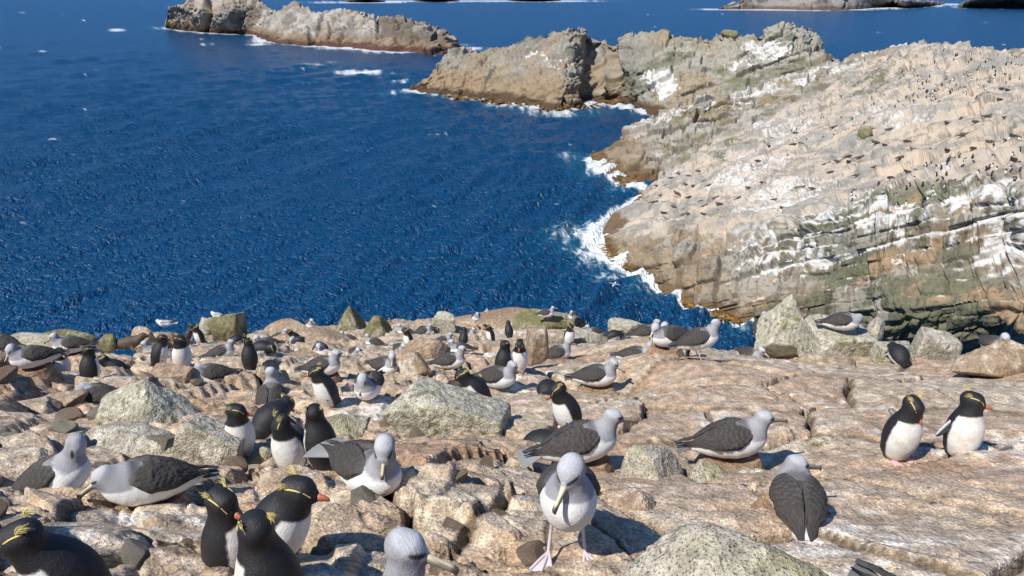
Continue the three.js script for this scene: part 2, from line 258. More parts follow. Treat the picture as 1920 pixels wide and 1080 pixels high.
function foamAt(px, py, x, z) {
  let m = 0; hug = 0;
  for (const l of shore) for (let i = 0; i < l.length - 1; i++) { const [ax, az, aw, as] = l[i], [bx, bz, bw, bs] = l[i + 1], dx = bx - ax, dz = bz - az, t = clamp(((x - ax) * dx + (z - az) * dz) / (dx * dx + dz * dz)), w = lerp(aw, bw, t), d = Math.hypot(x - ax - dx * t, z - az - dz * t); if (d < w * 2.2) { m = Math.max(m, lerp(as, bs, t) * (1 - d / (w * 2.2))); hug = Math.max(hug, (.75 + .25 * lerp(as, bs, t)) * (1 - d / (w * .8))); } }
  for (const [cx, cy, rx, ry, s] of patches) { const ux = (px - cx) / rx / 1.25, uy = (py - cy) / ry / 1.25, r = ux * ux + uy * uy; if (r < 1) m = Math.max(m, s * Math.pow(1 - r, 0.7)); }
  return m;
}
{
  const rows = 440, cols = 580, extra = 26, nx = cols + 2 * extra, ny = rows + 14, pos = new Float32Array(nx * ny * 3), col = new Float32Array(nx * ny * 3), uv = new Float32Array(nx * ny * 2);
  const deep = [0.0016, 0.046, 0.124], teal = [0.008, 0.12, 0.19], white = [0.84, 0.87, 0.88];
  const waves = []; { const r = rng(5); for (let i = 0; i < 33; i++) { const L = 1.5 * Math.pow(1.115, i), a = (r() - 0.5) * 1.7 + 0.75; waves.push([Math.cos(a) / L * 6.283, Math.sin(a) / L * 6.283, r() * 6.283, L, 0.034 * Math.pow(L, 0.70) * (L > 18 ? .55 : 1)]); } }
  let k = 0;
  for (let j = 0; j < ny; j++) {
    let r, py;
    if (j < 10) { r = [0.5, 10, 20, 30, 38, 44, 48, 52, 56, 60][j]; py = 1100; }
    else if (j < ny - 4) { const t = (j - 10) / (rows - 1), dep0 = Math.atan(EYE / 63), dep1 = 0.0042; const dep = lerp(dep0, dep1, t); r = EYE / Math.tan(dep); py = 540 - FOC * Math.tan(PITCH - dep); }
    else { r = [12000, 16000, 22000, 30000][j - ny + 4]; py = -30; }
    const dr = r * r * 0.00125 / EYE;
    for (let i = 0; i < nx; i++, k++) {
      let a; if (i < extra) a = lerp(-180, -40, i / extra); else if (i >= nx - extra) a = lerp(40, 180, (i - nx + extra + 1) / extra); else a = lerp(-40, 40, (i - extra) / (cols));
      a *= DEG; const x = r * Math.sin(a), z = -r * Math.cos(a);
      let y = 0, f = 0;
      if (j > 9 && j < ny - 4) {
        const wx = x + 3 * noise(x * .03, 0, z * .03), wz = z + 3 * noise(x * .03, 9, z * .03), gust = 0.85 + 0.7 * noise(x * .012, 4, z * .012);
        for (const [ax, az, ph, L, A] of waves) { const s = clamp((L - 1.6 * dr) / L * 1.6); if (s > 0) { const q = Math.sin(wx * ax + wz * az + ph); y += A * s * gust * (1 - 1.6 * Math.abs(q) + 0.3 * q); } }
        const spx = 960 + FOC * Math.tan(a) * (CP + SP * EYE / (r * Math.cos(a))), spy = py;
        const fm = foamAt(spx, spy, x, z), fs = Math.max(1, r / 160);
        if (fm > 0) {
          const n = 0.62 * ridge(x * .42 / fs + .6 * noise(x * .25, 2, z * .25), 1, z * .42 / fs, 3) + 0.5 * fbm(x * .75 / fs, 5, z * .5 / fs, 3);
          f = sstep(0.50, 0.80, fm * .56 + n * 0.62) * (.5 + .5 * sstep(.3, .8, fm)); f = Math.max(f, sstep(.36, .62, hug * .85 + .6 * n) * .88);
        }
        const cap = fbm(x * .16 / Math.sqrt(fs), 31, z * .35 / Math.sqrt(fs), 3) + 0.28 * noise(x * .03, 8, z * .03) ; if (cap > 0.49) f = Math.max(f, sstep(0.50, 0.56, cap) * sstep(-0.1, .4, noise(x * 1.1 / fs, 3, z * 1.7 / fs)) * .8);
        const t = clamp(fm * 0.62 + 0.1 * noise(x * .05, 3, z * .05)) * sstep(0, .5, fm);
        const c = mixc(mixc(deep, teal, t), white, f); col[3 * k] = c[0]; col[3 * k + 1] = c[1]; col[3 * k + 2] = c[2];
        y += f * 0.12 + (fm > 0.5 ? (fm - 0.5) * 0.5 * noise(x * .5, 7, z * .5) : 0);
      } else { col[3 * k] = deep[0]; col[3 * k + 1] = deep[1]; col[3 * k + 2] = deep[2]; }
      pos[3 * k] = x; pos[3 * k + 1] = y; pos[3 * k + 2] = z; uv[2 * k] = x / 22; uv[2 * k + 1] = z / 22;
    }
  }
  const N = 1024, w1 = tileNoise(N, 12, 5, 3, 0.62), w2 = tileNoise(N, 24, 3, 91, .6);
  const bump = texOf(N, (i) => { const v = 0.6 * (1 - Math.abs(2 * w1[i] - 1)) + 0.4 * w2[i]; return [v, v, v]; });
  const water = new THREE.MeshPhysicalMaterial({ vertexColors: true, roughness: 0.2, ior: 1.33, bumpMap: bump, bumpScale: 0.8 });
  const g = gridGeo(pos, col, nx, ny, uv);
  const m = mesh('sea', g, water); structure(m, 'sea'); m.castShadow = false;
}
// ---------------------------------------------------------------- headlands and islets: solid rock sheets with real distance, broken into blocks
const B0 = V(-0.27, 0.88, -0.36).normalize(), J1 = V(0.93, 0.10, 0.36).normalize(), J2 = V(0.36, 0, -0.93).normalize();   // bedding and two joint sets
function blocks(p, sa, su, sv, seed) {                                        // [how far a joint block stands out 0..1, nearness to a joint 0..1, block id 0..1]
  const w = 0.13, X = p.x / su, Y = p.y / su, Z = p.z / su;
  const wa = w * noise(X * .6, Y * .6, Z * .6 + seed), wu = w * noise(X * .7 + 31, Y * .7, Z * .7 + seed), wv = w * noise(X * .7, Y * .7 + 57, Z * .7 + seed);
  const a = (p.x * B0.x + p.y * B0.y + p.z * B0.z) / sa + wa, ia = Math.floor(a);
  const u = (p.x * J1.x + p.y * J1.y + p.z * J1.z) / su + wu + hash3(ia, seed, 1) * 3, iu = Math.floor(u);
  const v = (p.x * J2.x + p.y * J2.y + p.z * J2.z) / sv + wv + hash3(ia, iu, seed) * 3, iv = Math.floor(v);
  const fa = a - ia, fu = u - iu, fv = v - iv, e = Math.min(Math.min(fa, 1 - fa), Math.min(fu, 1 - fu)), ev = Math.min(fv, 1 - fv), m = sstep(0, .055, e) * sstep(0, .18, ev);
  const id = hash3(ia * 7 + iu, iv, seed + 13);
  return [.5 + (id - .5) * m, 1 - sstep(0, 0.055, e), hash3(iv, iu, ia + seed * 3), fa];
}
// o: left, right (photo x), top and bottom lines, ranges [px, py, D], shape(p, px, py) -> displacement in metres, paint(p, px, py, b) -> colour
function headland(name, o) {
  const pts = o.range.map(([x, y, d]) => [x, y, Math.log(d)]);
  for (const [x, y] of o.sea) { const s = atSea(x, y); pts.push([x, y, Math.log(Math.hypot(s.x, s.z))]); }
  const D = solveRBF(pts), nx = o.nx, rows = o.ny, back = 10, skirt = 3, ny = rows + back + skirt;
  let pos, base, sgn; const PX = new Float32Array(nx * ny), PY = new Float32Array(nx * ny), TT = new Float32Array(nx * rows), disp = new Float32Array(nx * ny), col = new Float32Array(nx * ny * 3), q = V();
  for (let i = 0; i < nx; i++) for (let j = 0; j < rows; j++) TT[j * nx + i] = j / (rows - 1);
  const lay = () => {
    pos = new Float32Array(nx * ny * 3);
    for (let i = 0; i < nx; i++) {
      const px = lerp(o.left, o.right, i / (nx - 1)), top = pl(o.top, px), bot = Math.max(pl(o.bottom, px), top + 0.3);
      let lastD = 0, p;
      for (let j = 0; j < ny; j++) {
        const k = j * nx + i;
        if (j < skirt) { p = atRange(px, bot, Math.exp(D(px, bot)) * (1 - 0.002 * (skirt - j))); p.y = Math.min(p.y, 0.5) - (skirt - j) * 1.5; PY[k] = bot; }
        else if (j < skirt + rows) { const py = lerp(bot, top, TT[(j - skirt) * nx + i]); lastD = Math.exp(D(px, py)); p = atRange(px, py, lastD); PY[k] = py; }
        else { const t = (j - skirt - rows + 1) / back; p = atRange(px, top, lastD); const up = p.y, dirx = p.x / lastD, dirz = p.z / lastD; p.x += dirx * o.depth * t; p.z += dirz * o.depth * t; p.y = up - (EYE - up) / lastD * o.depth * t * 1.25 - (Math.abs(up) * .15 + 1) * t; PY[k] = top; }
        PX[k] = px; pos[3 * k] = p.x; pos[3 * k + 1] = p.y; pos[3 * k + 2] = p.z;
      }
    }
    base = gridGeo(pos.slice(), null, nx, ny).attributes.normal.array; sgn = base[3 * (Math.floor(ny / 2) * nx + (nx >> 1)) + 2] < 0 ? -1 : 1;
  };
  const push = (paint) => {
    for (let k = 0; k < nx * ny; k++) {
      q.set(pos[3 * k], pos[3 * k + 1], pos[3 * k + 2]);
      const j = Math.floor(k / nx), r = o.shape(q, PX[k], PY[k]), edge = j < skirt ? 0.3 : 1, fade = j >= skirt + rows ? Math.max(0, 1 - (j - skirt - rows) / 4) : 1; disp[k] = sgn * r[0] * edge * fade;
      if (paint) { q.x += base[3 * k] * disp[k]; q.y += base[3 * k + 1] * disp[k]; q.z += base[3 * k + 2] * disp[k]; const c = o.paint(q, PX[k], PY[k], r); col[3 * k] = c[0]; col[3 * k + 1] = c[1]; col[3 * k + 2] = c[2]; }
    }
    for (let k = 0; k < nx * ny; k++) for (let a = 0; a < 3; a++) pos[3 * k + a] += base[3 * k + a] * disp[k];
  };
  lay();
  if (o.even) {                                                                // a second laying-out, with more rows where a ledge rises
    push(false);
    const L = new Float32Array(nx * rows);
    for (let i = 0; i < nx; i++) { let s = 0; for (let j = 1; j < rows; j++) { const a = ((j + skirt) * nx + i) * 3, b = a - nx * 3, dy = pos[a + 1] - pos[b + 1], dh = Math.hypot(pos[a] - pos[b], pos[a + 2] - pos[b + 2]); s += .12 + Math.abs(dy) + .12 * dh; L[j * nx + i] = s; } for (let j = 0; j < rows; j++) L[j * nx + i] /= s; }
    const T2 = new Float32Array(nx * rows);
    for (let i = 0; i < nx; i++) { let k = 0; for (let j = 0; j < rows; j++) { const u = j / (rows - 1); while (k < rows - 2 && L[(k + 1) * nx + i] < u) k++; const a = L[k * nx + i], b = L[(k + 1) * nx + i], t = (k + clamp((u - a) / Math.max(1e-6, b - a))) / (rows - 1); T2[j * nx + i] = .45 * u + .55 * t; } }
    for (let j = 0; j < rows; j++) for (let i = 0; i < nx; i++) { let s = 0, n = 0; for (let d = -4; d <= 4; d++) if (i + d >= 0 && i + d < nx) { const w = 5 - Math.abs(d); s += w * T2[j * nx + i + d]; n += w; } TT[j * nx + i] = s / n; }
    const N0 = base, sg = sgn; lay(); sgn = sg; base = new Float32Array(N0);
    for (let i = 0; i < nx; i++) for (let j = 0; j < rows; j++) { const t = TT[j * nx + i] * (rows - 1), k = Math.min(rows - 2, Math.floor(t)), u = t - k, a = ((k + skirt) * nx + i) * 3, b = a + nx * 3, c = ((j + skirt) * nx + i) * 3; for (let d = 0; d < 3; d++) base[c + d] = lerp(N0[a + d], N0[b + d], u); }
  }
  push(true);
  const g = gridGeo(pos, col, nx, ny);
  const m = mesh(name, g, new THREE.MeshStandardMaterial({ vertexColors: true, roughness: 0.92, side: THREE.DoubleSide }));
  m.userData.kind = 'structure'; structure(m, name);
  return { ...o, nx, ny: rows, skirt, pos, PY };
}
const GUANO = [0.68, 0.66, 0.62], CREAM = [0.60, 0.47, 0.35], GREYR = [0.34, 0.32, 0.28], BROWN = [0.27, 0.185, 0.105], OLIVE = [0.115, 0.12, 0.06], OCHRE = [0.36, 0.215, 0.09], DARKR = [0.10, 0.095, 0.08], MOSS = [0.115, 0.115, 0.055], WETB = [0.085, 0.05, 0.024];
const spot = (px, py, list) => { let m = 0; for (const [x, y, rx, ry, s = 1] of list) { const a = (px - x) / rx, b = (py - y) / ry, r = a * a + b * b; if (r < 1) m = Math.max(m, s * (1 - r)); } return m; };

// the near hillside across the cove: a pale slope of ledges above a streaked cliff
const hillTop = [[1128, 432], [1140, 412], [1160, 395], [1190, 372], [1215, 352], [1240, 335], [1310, 277], [1400, 238], [1480, 200], [1560, 163], [1610, 128], [1640, 112], [1660, 103], [1690, 92], [1725, 86], [1760, 84], [1800, 80], [1840, 90], [1870, 88], [1920, 84], [2300, 70]];
const hillBottom = [[1128, 434], [1150, 484], [1240, 542], [1300, 576], [1390, 606], [1500, 642], [1700, 700], [1920, 740], [2300, 800]];
const hillRange = [[1215, 352, 150], [1310, 275, 165], [1400, 238, 172], [1480, 200, 180], [1560, 165, 187], [1640, 120, 192], [1720, 86, 190], [1800, 82, 185], [1920, 84, 178], [2300, 70, 165],
  [1300, 390, 125], [1230, 370, 141], [1250, 430, 113], [1400, 330, 130], [1500, 280, 138], [1600, 230, 142], [1700, 170, 150], [1850, 170, 140], [1600, 330, 112], [1750, 280, 118], [1900, 250, 115], [2200, 250, 105],
  [1400, 440, 104], [1500, 400, 100], [1600, 360, 97], [1750, 330, 95], [1900, 310, 90], [2200, 300, 82], [1400, 560, 93], [1500, 560, 89], [1600, 560, 86], [1700, 600, 80], [1900, 600, 75], [2200, 600, 68], [1500, 480, 94], [1700, 450, 88], [1900, 450, 83]];
const cliffLine = [[1128, 445], [1200, 440], [1280, 425], [1340, 455], [1400, 430], [1470, 420], [1540, 385], [1600, 372], [1680, 345], [1760, 330], [1850, 325], [1920, 320], [2300, 310]];   // photo y of the lip between slope and cliff
const hillMoss = [[1670, 115, 60, 14, .9], [1640, 150, 50, 22, 1], [1700, 140, 36, 30, .8], [1620, 165, 60, 20, .8], [1560, 180, 50, 20, .5], [1375, 265, 40, 10, .8], [1345, 290, 22, 16, .9], [1430, 265, 16, 10, .7], [1290, 395, 20, 12, .4], [1390, 420, 50, 20, .6], [1905, 95, 30, 12, 1]];
const hill = headland('hillside', {
  even: true, left: 1128, right: 2060, nx: 600, ny: 410, depth: 60, top: hillTop, bottom: hillBottom, range: hillRange,
  sea: [[1128, 433], [1150, 482], [1195, 512], [1240, 540], [1300, 574], [1390, 604], [1500, 640], [1700, 698], [1920, 738], [2200, 780]],
  shape(p, px, py) {
    const lip = pl(cliffLine, px), cl = sstep(-14, 30, py - lip);
    const A = blocks(p, 3.3, lerp(15, 4.8, cl > .5 ? 1 : 0), 9, 3), Bb = blocks(p, 1.35, cl > .5 ? 2.1 : 6, 5, 7), C = blocks(p, 0.62, cl > .5 ? 1.25 : 3.2, 3.4, 11);
    const f = fbm(p.x * .16, p.y * .16, p.z * .16, 3), fine = fbm(p.x * 1.4, p.y * 1.4, p.z * 1.4, 3);
    const col = cl > 0 ? blocks(p, 11, 2.6, 7, 15) : A, cliff = (A[0] - .5) * 1.3 - A[1] * 0.4 + (col[0] - .5) * 1.4 - col[1] * .55 + (Bb[0] - .5) * .6 - Bb[1] * .26 + f * 1.2 + fine * .16 + (C[0] - .5) * .2 - C[1] * .08;
    const step = blocks(p, 1.9, 22, 16, 5), slope = (A[0] - .5) * .8 - A[1] * .5 + (step[0] - .5) * 1.0 - step[1] * .5 + (Bb[0] - .5) * .5 - Bb[1] * .26 + (C[0] - .5) * .35 - C[1] * .10 + f * 1.8 + fine * .25;
    const calm = sstep(1128, 1190, px);
    return [lerp(slope, cliff, cl) * (.25 + .75 * calm), A, Bb, C, cl, f, fine];
  },
  paint(p, px, py, r) {
    const [, A, Bb, C, cl, f, fine] = r;
    const n1 = fbm(p.x * .09, p.y * .09, p.z * .09 + 20, 3), n2 = fbm(p.x * .5 + 9, p.y * .5, p.z * .5, 4), n3 = fbm(p.x * 2.4, p.y * 2.4 + 7, p.z * 2.4, 3);
    const along = (px - 1128) / 800;
    // slope: tan soil, grey rock, droppings on ledges
    const bare = sstep(-.12, .16, n2 + (Bb[2] - .5) * .7 + .1 * n1);
    let top = mixc([.41, .35, .28], [.27, .255, .225], bare);
    top = mixc(top, [.46, .375, .29], .75 * sstep(.0, .25, fbm(p.x * .12, 40, p.z * .12, 3) + .15 * n3 + .1 * spot(px, py, [[1260, 370, 120, 50], [1700, 290, 260, 60], [1880, 180, 90, 60]])));
    top = mixc(top, [.60, .59, .565], sstep(.10, .30, n1 * .5 + n3 * .45 + n2 * .3 + (C[2] - .5) * .45 - .12 + .30 * spot(px, py, [[1450, 345, 150, 90], [1580, 420, 240, 70], [1700, 212, 130, 34], [1500, 250, 120, 50], [1400, 300, 90, 40]])) * .9);
    top = mixc(top, [.17, .15, .118], sstep(.12, .26, n3 * .6 + n2 * .5 + (C[2] - .5) * .45) * .85); top = mixc(top, [.17, .155, .115], sstep(.5, .9, C[1]) * sstep(.0, .2, n2 + .1) * .7);
    // cliff: grey, olive, brown blocks; white runs that start at ledges and follow the fall
    const streak = fbm(p.x * 1.1 + .3 * n2, p.y * .13, p.z * 1.1, 3), streak2 = fbm(p.x * 2.4, p.y * .17 + 4, p.z * 2.4, 2);
    let cf = mixc([.28, .26, .215], [.19, .15, .105], sstep(-.12, .2, n2 * .6 + (A[2] - .5) * .6 + (Bb[2] - .5) * .4));
    cf = mixc(cf, [.125, .125, .075], sstep(.04, .26, n1 * .5 + (A[2] - .5) * .4 + (Bb[0] - .5) * .25 + .24 * spot(px, py, [[1620, 540, 140, 90], [1560, 450, 120, 60], [1800, 570, 160, 80], [1700, 620, 140, 60]])) * .9);
    cf = mixc(cf, [.29, .195, .115], sstep(.18, .34, fbm(p.x * .2, p.y * .2 + 30, p.z * .2, 3) + .25 * (Bb[2] - .5) + .12 * sstep(1500, 1200, px)) * .85);
    cf = mixc(cf, [.075, .07, .055], sstep(.08, .26, streak2 + .2 * (A[0] - .5)) * .75);
    const white = streak * .6 + n3 * .25 + (C[2] - .5) * .2 + (Bb[2] - .5) * .3 + .22 * sstep(.72, .95, Bb[3]) + .30 * sstep(.8, .97, A[3]) - .05 + .34 * spot(px, py, [[1470, 480, 110, 50], [1430, 430, 130, 50], [1660, 400, 200, 50], [1870, 450, 110, 80], [1840, 370, 140, 50]]) - .22 - .25 * sstep(470, 600, py) - .3 * sstep(1360, 1200, px);
    cf = mixc(cf, [.58, .57, .55], sstep(-.02, .2, white) * .9);
    let c = mixc(top, cf, sstep(.05, .85, cl + n2 * .4));
    // brown rock washed by the swell, and moss on some ledges
    const h = p.y + 1.8 * n1 + 2 * n2;
    const left = sstep(1480, 1180, px);
    c = mixc(c, mixc([0.15, 0.115, 0.075], [0.30, 0.225, 0.145], clamp(n2 * 1.6 + n3 * .8 + .5 + (Bb[2] - .5) * .6)), sstep(5.6, 3.2, h) * (0.3 + .6 * left) * sstep(425, 470, py + 30 * n2));
    c = mixc(c, [0.13, 0.085, 0.045], sstep(1.5, .7, h));
    const mo = spot(px, py, hillMoss); if (mo > 0) c = mixc(c, MOSS, sstep(.36, .56, mo * .55 + n2 * .75 + n3 * .6) * .85);
    const g = 1 + .16 * n3 + .1 * fine; return [c[0] * g, c[1] * g, c[2] * g];
  },
});
// the brown point and the grey spur behind it
headland('rock_spur', {
  even: true, left: 1110, right: 1700, nx: 400, ny: 120, depth: 40,
  top: [[1110, 297], [1130, 278], [1150, 262], [1180, 240], [1215, 221], [1240, 208], [1300, 190], [1400, 166], [1500, 138], [1560, 118], [1600, 106], [1650, 97], [1700, 92]],
  bottom: [[1110, 299], [1140, 327], [1175, 347], [1215, 358], [1240, 352], [1310, 297], [1400, 258], [1480, 222], [1560, 187], [1640, 140], [1700, 110]],
  range: [[1150, 262, 190], [1215, 222, 195], [1300, 190, 205], [1400, 166, 215], [1500, 138, 222], [1560, 118, 228], [1650, 96, 232], [1700, 92, 232], [1240, 350, 159], [1310, 295, 173], [1400, 258, 182], [1480, 220, 190], [1560, 185, 197], [1640, 140, 203], [1700, 110, 205], [1250, 290, 176], [1350, 240, 190]],
  sea: [[1110, 298], [1140, 326], [1175, 346], [1215, 357]],
  shape(p, px, py) { const A = blocks(p, 3.5, 12, 9, 23), Bb = blocks(p, 1.4, 5, 5, 27), f = fbm(p.x * .2, p.y * .2, p.z * .2, 4), fine = fbm(p.x * 1.1, p.y * 1.1, p.z * 1.1, 3); return [(A[0] - .5) * 2.6 - A[1] * .9 + (Bb[0] - .5) * 1.5 - Bb[1] * .5 + f * 1.4 + fine * .7, A, Bb, f, fine]; },
  paint(p, px, py, r) {
    const [, A, Bb, f, fine] = r, n1 = fbm(p.x * .08, p.y * .08, p.z * .08 + 60, 3), n2 = fbm(p.x * .4, p.y * .4, p.z * .4 + 3, 4), n3 = fbm(p.x * 2, p.y * 2, p.z * 2, 2), up = py < pl([[1110, 285], [1215, 240], [1300, 215], [1400, 195], [1500, 165], [1600, 130]], px) + 14 * n2 ? 1 : 0;
    let c = mixc([.21, .19, .15], [0.32, .30, .26], sstep(-.2, .25, n2 + (A[2] - .5) * .4));
    c = mixc(c, OLIVE, sstep(.08, .3, n1 + .4 * (Bb[2] - .5)));
    c = mixc(c, [.25, .185, .115], sstep(.0, .25, n1 - n2 * .4 + .2 * sstep(1260, 1120, px)) * .6);
    c = mixc(c, [0.52, .51, .49], sstep(.08, .36, (up ? .12 : -.18) + n2 * .5 + n3 * .3 + (Bb[2] - .5) * .35) * sstep(1130, 1200, px));
    const h = p.y + 1.5 * n2; c = mixc(c, [0.20, .14, .08], sstep(9, 4, h) * sstep(1260, 1180, px) * .6); c = mixc(c, [.12, .07, .03], sstep(2.2, 1, h));
    const g = 1 + .2 * n3 + .1 * fine; return [c[0] * g, c[1] * g, c[2] * g];
  },
});
// the middle headland with its dark cleft
const cleft = [[1112, 130, 22, 85, 1], [1150, 140, 16, 80, .8], [1095, 110, 20, 40, .5]];
headland('headland', {
  left: 768, right: 1600, nx: 620, ny: 120, depth: 50,
  top: [[768, 169], [785, 158], [805, 140], [825, 118], [845, 100], [880, 92], [905, 96], [920, 88], [955, 84], [985, 72], [1010, 68], [1040, 60], [1062, 58], [1075, 50], [1100, 56], [1112, 68], [1125, 76], [1140, 82], [1160, 74], [1180, 62], [1205, 58], [1235, 60], [1250, 68], [1330, 72], [1350, 68], [1400, 72], [1425, 66], [1445, 52], [1470, 42], [1490, 42], [1520, 54], [1535, 68], [1546, 90], [1552, 104], [1575, 112], [1600, 118]],
  bottom: [[768, 171], [830, 179], [920, 188], [1000, 201], [1055, 207], [1090, 201], [1140, 190], [1180, 196], [1212, 213], [1260, 215], [1300, 208], [1400, 188], [1500, 160], [1560, 138], [1600, 124]],
  range: [[825, 118, 324], [930, 90, 325], [1000, 100, 312], [1075, 52, 312], [1115, 80, 318], [1128, 130, 304], [1190, 62, 300], [1330, 72, 292], [1480, 42, 276], [1552, 100, 270], [1600, 118, 268], [1000, 135, 290], [1085, 140, 282], [1170, 130, 287], [1300, 140, 270], [1300, 205, 259], [1400, 185, 256], [1500, 158, 252], [1600, 122, 252], [1450, 110, 265]],
  sea: [[768, 170], [830, 178], [920, 187], [1000, 200], [1055, 206], [1090, 200], [1140, 189], [1180, 195], [1212, 212]],
  shape(p, px, py) { const A = blocks(p, 7, 9, 8, 33), Bb = blocks(p, 2.4, 3.6, 3.3, 37), f = fbm(p.x * .12, p.y * .12, p.z * .12, 4), fine = fbm(p.x * .7, p.y * .7, p.z * .7, 3), ck = spot(px, py, cleft); return [(A[0] - .5) * 2.6 - A[1] * .9 + (Bb[0] - .5) * 1.3 - Bb[1] * .5 + f * 2.6 + fine * .9 - ck * 6, A, Bb, f, fine]; },
  paint(p, px, py, r) {
    const [, A, Bb, f, fine] = r, n1 = fbm(p.x * .05, p.y * .05, p.z * .05 + 80, 3), n2 = fbm(p.x * .25, p.y * .25, p.z * .25 + 3, 4), n3 = fbm(p.x * 1.2, p.y * 1.2, p.z * 1.2, 3), east = sstep(1150, 1260, px + 40 * n2);
    let c = mixc([0.22, .20, .165], [.31, .29, .25], sstep(-.2, .3, n2 + (A[2] - .5) * .5));
    c = mixc(c, [.13, .125, .10], sstep(.1, .35, n1 + .4 * (Bb[2] - .5)) * .8);
    c = mixc(c, mixc([.36, .33, .275], [.25, .245, .175], sstep(-.1, .25, n2)), east * .85);
    c = mixc(c, MOSS, sstep(.16, .34, n1 + n2 * .4 - .06 + .08 * east + .12 * spot(px, py, [[1290, 100, 60, 30], [1230, 150, 60, 40], [1080, 60, 50, 14], [1350, 150, 60, 30]])) * .55);
    c = mixc(c, [.30, .225, .14], sstep(0, .25, -n1 + .22 * spot(px, py, [[850, 150, 90, 30], [960, 165, 130, 30]]) + n3 * .2) * .65);
    c = mixc(c, GUANO, sstep(.35, .55, spot(px, py, [[1245, 160, 34, 34, 1.1], [1215, 145, 20, 14, .8], [1440, 95, 60, 22, .9], [1400, 120, 70, 14, .6], [1040, 120, 60, 12, .55], [1000, 100, 60, 8, .5]]) * .8 + n2 * .7 + n3 * .4));
    const h = p.y + 1.6 * n2; c = mixc(c, [.30, .205, .11], sstep(11, 5, h) * sstep(1200, 1100, px) * .65); c = mixc(c, WETB, sstep(3.2, 1.7, h));
    const g = .86 * (1 + .3 * n3 + .16 * fine); return [c[0] * g, c[1] * g * 1.01, c[2] * g * 1.02];
  },
});
// the islet farther out
headland('rocky_islet', {
  left: 312, right: 866, nx: 460, ny: 90, depth: 60,
  top: [[312, 50], [315, 14], [335, 9], [348, 8], [354, -8], [366, -24], [395, -30], [430, -26], [460, -14], [485, 2], [515, 20], [530, 14], [548, 11], [575, 16], [600, 24], [622, 16], [650, 14], [680, 20], [700, 28], [740, 34], [775, 38], [800, 40], [825, 50], [845, 62], [858, 78], [866, 91]],
  bottom: [[312, 53], [400, 63], [480, 67], [500, 77], [600, 87], [740, 97], [850, 99], [866, 93]],
  range: [[315, 12, 830], [395, -30, 800], [460, -14, 760], [520, 20, 690], [570, 14, 650], [650, 15, 610], [800, 40, 550], [380, 30, 770], [420, 30, 745]],
  sea: [[312, 53], [400, 62], [480, 67], [500, 77], [600, 87], [740, 97], [850, 99], [866, 93]],
  shape(p, px, py) { const A = blocks(p, 14, 13, 12, 43), Bb = blocks(p, 5, 6, 5, 47), f = fbm(p.x * .05, p.y * .05, p.z * .05, 4), fine = fbm(p.x * .3, p.y * .3, p.z * .3, 3), ck = spot(px, py, [[388, 20, 9, 50, 1.2], [620, 60, 6, 26, .4], [705, 45, 5, 22, .4], [585, 70, 8, 20, .3]]); return [(A[0] - .5) * 5 - A[1] * 1.6 + (Bb[0] - .5) * 2.6 - Bb[1] * 1 + f * 5 + fine * 1.7 - ck * 14, A, Bb, f, fine]; },
  paint(p, px, py, r) {
    const [, A, Bb, f, fine] = r, n1 = fbm(p.x * .02, p.y * .02, p.z * .02 + 80, 3), n2 = fbm(p.x * .1, p.y * .1, p.z * .1 + 3, 4), n3 = fbm(p.x * .5, p.y * .5, p.z * .5, 3);
    let c = mixc([.20, .18, .155], [.35, .33, .30], sstep(-.2, .25, n2 + (A[2] - .5) * .5));
    c = mixc(c, [.13, .105, .08], sstep(.0, .3, n1 + .3 * (Bb[2] - .5) + .5 * spot(px, py, [[800, 70, 90, 30], [760, 60, 60, 20]]) - .1));
    c = mixc(c, [.33, .27, .20], sstep(.05, .3, fbm(p.x * .04, p.y * .04 + 9, p.z * .04, 3) + .2 * sstep(520, 330, px)) * .7);
    const h = p.y + 3 * n2; c = mixc(c, [.20, .135, .08], sstep(9, 5, h) * .8); c = mixc(c, [.085, .04, .028], sstep(4.2, 2.6, h));
    const g = 1 + .25 * n3 + .12 * fine; return [c[0] * g, c[1] * g, c[2] * g];
  },
});
const farPaint = (p, px, py, r) => { const n2 = fbm(p.x * .03, p.y * .03, p.z * .03 + 3, 4), n3 = fbm(p.x * .15, p.y * .15, p.z * .15, 3); let c = mixc([.13, .115, .10], [.24, .22, .195], sstep(-.2, .25, n2 + n3 * .3)); c = mixc(c, [.11, .075, .055], sstep(9, 4, p.y + 5 * n2)); const g = 1 + .25 * n3; return [c[0] * g, c[1] * g, c[2] * g]; };
const farShape = (p) => { const A = blocks(p, 26, 26, 24, 53); return [(A[0] - .5) * 10 - A[1] * 3 + 9 * fbm(p.x * .02, p.y * .02, p.z * .02, 4) + 3 * fbm(p.x * .12, p.y * .12, p.z * .12, 3)]; };
headland('distant_island', { left: 1345, right: 1772, nx: 200, ny: 30, depth: 200, top: [[1345, 17], [1365, 10], [1390, 1], [1410, -14], [1480, -20], [1550, -14], [1568, -2], [1590, -8], [1625, -9], [1660, -2], [1700, 2], [1740, 3], [1772, 7]], bottom: [[1345, 19], [1500, 20], [1600, 19], [1680, 14], [1772, 9]],
  range: [[1480, -18, 1650], [1600, -8, 1650], [1700, 2, 1720]], sea: [[1345, 18], [1500, 19], [1600, 18], [1680, 13], [1772, 8]], shape: farShape, paint: farPaint });
headland('distant_island_001', { left: 1798, right: 2080, nx: 120, ny: 24, depth: 200, top: [[1798, 13], [1812, 4], [1835, -4], [1900, -12], [2000, -14], [2080, 10]], bottom: [[1798, 15], [1900, 16], [2000, 16], [2080, 15]], range: [[1835, -4, 1780], [1900, -12, 1780], [2000, -14, 1780]], sea: [[1798, 14], [1900, 15], [2000, 15], [2080, 14]], shape: farShape, paint: farPaint });
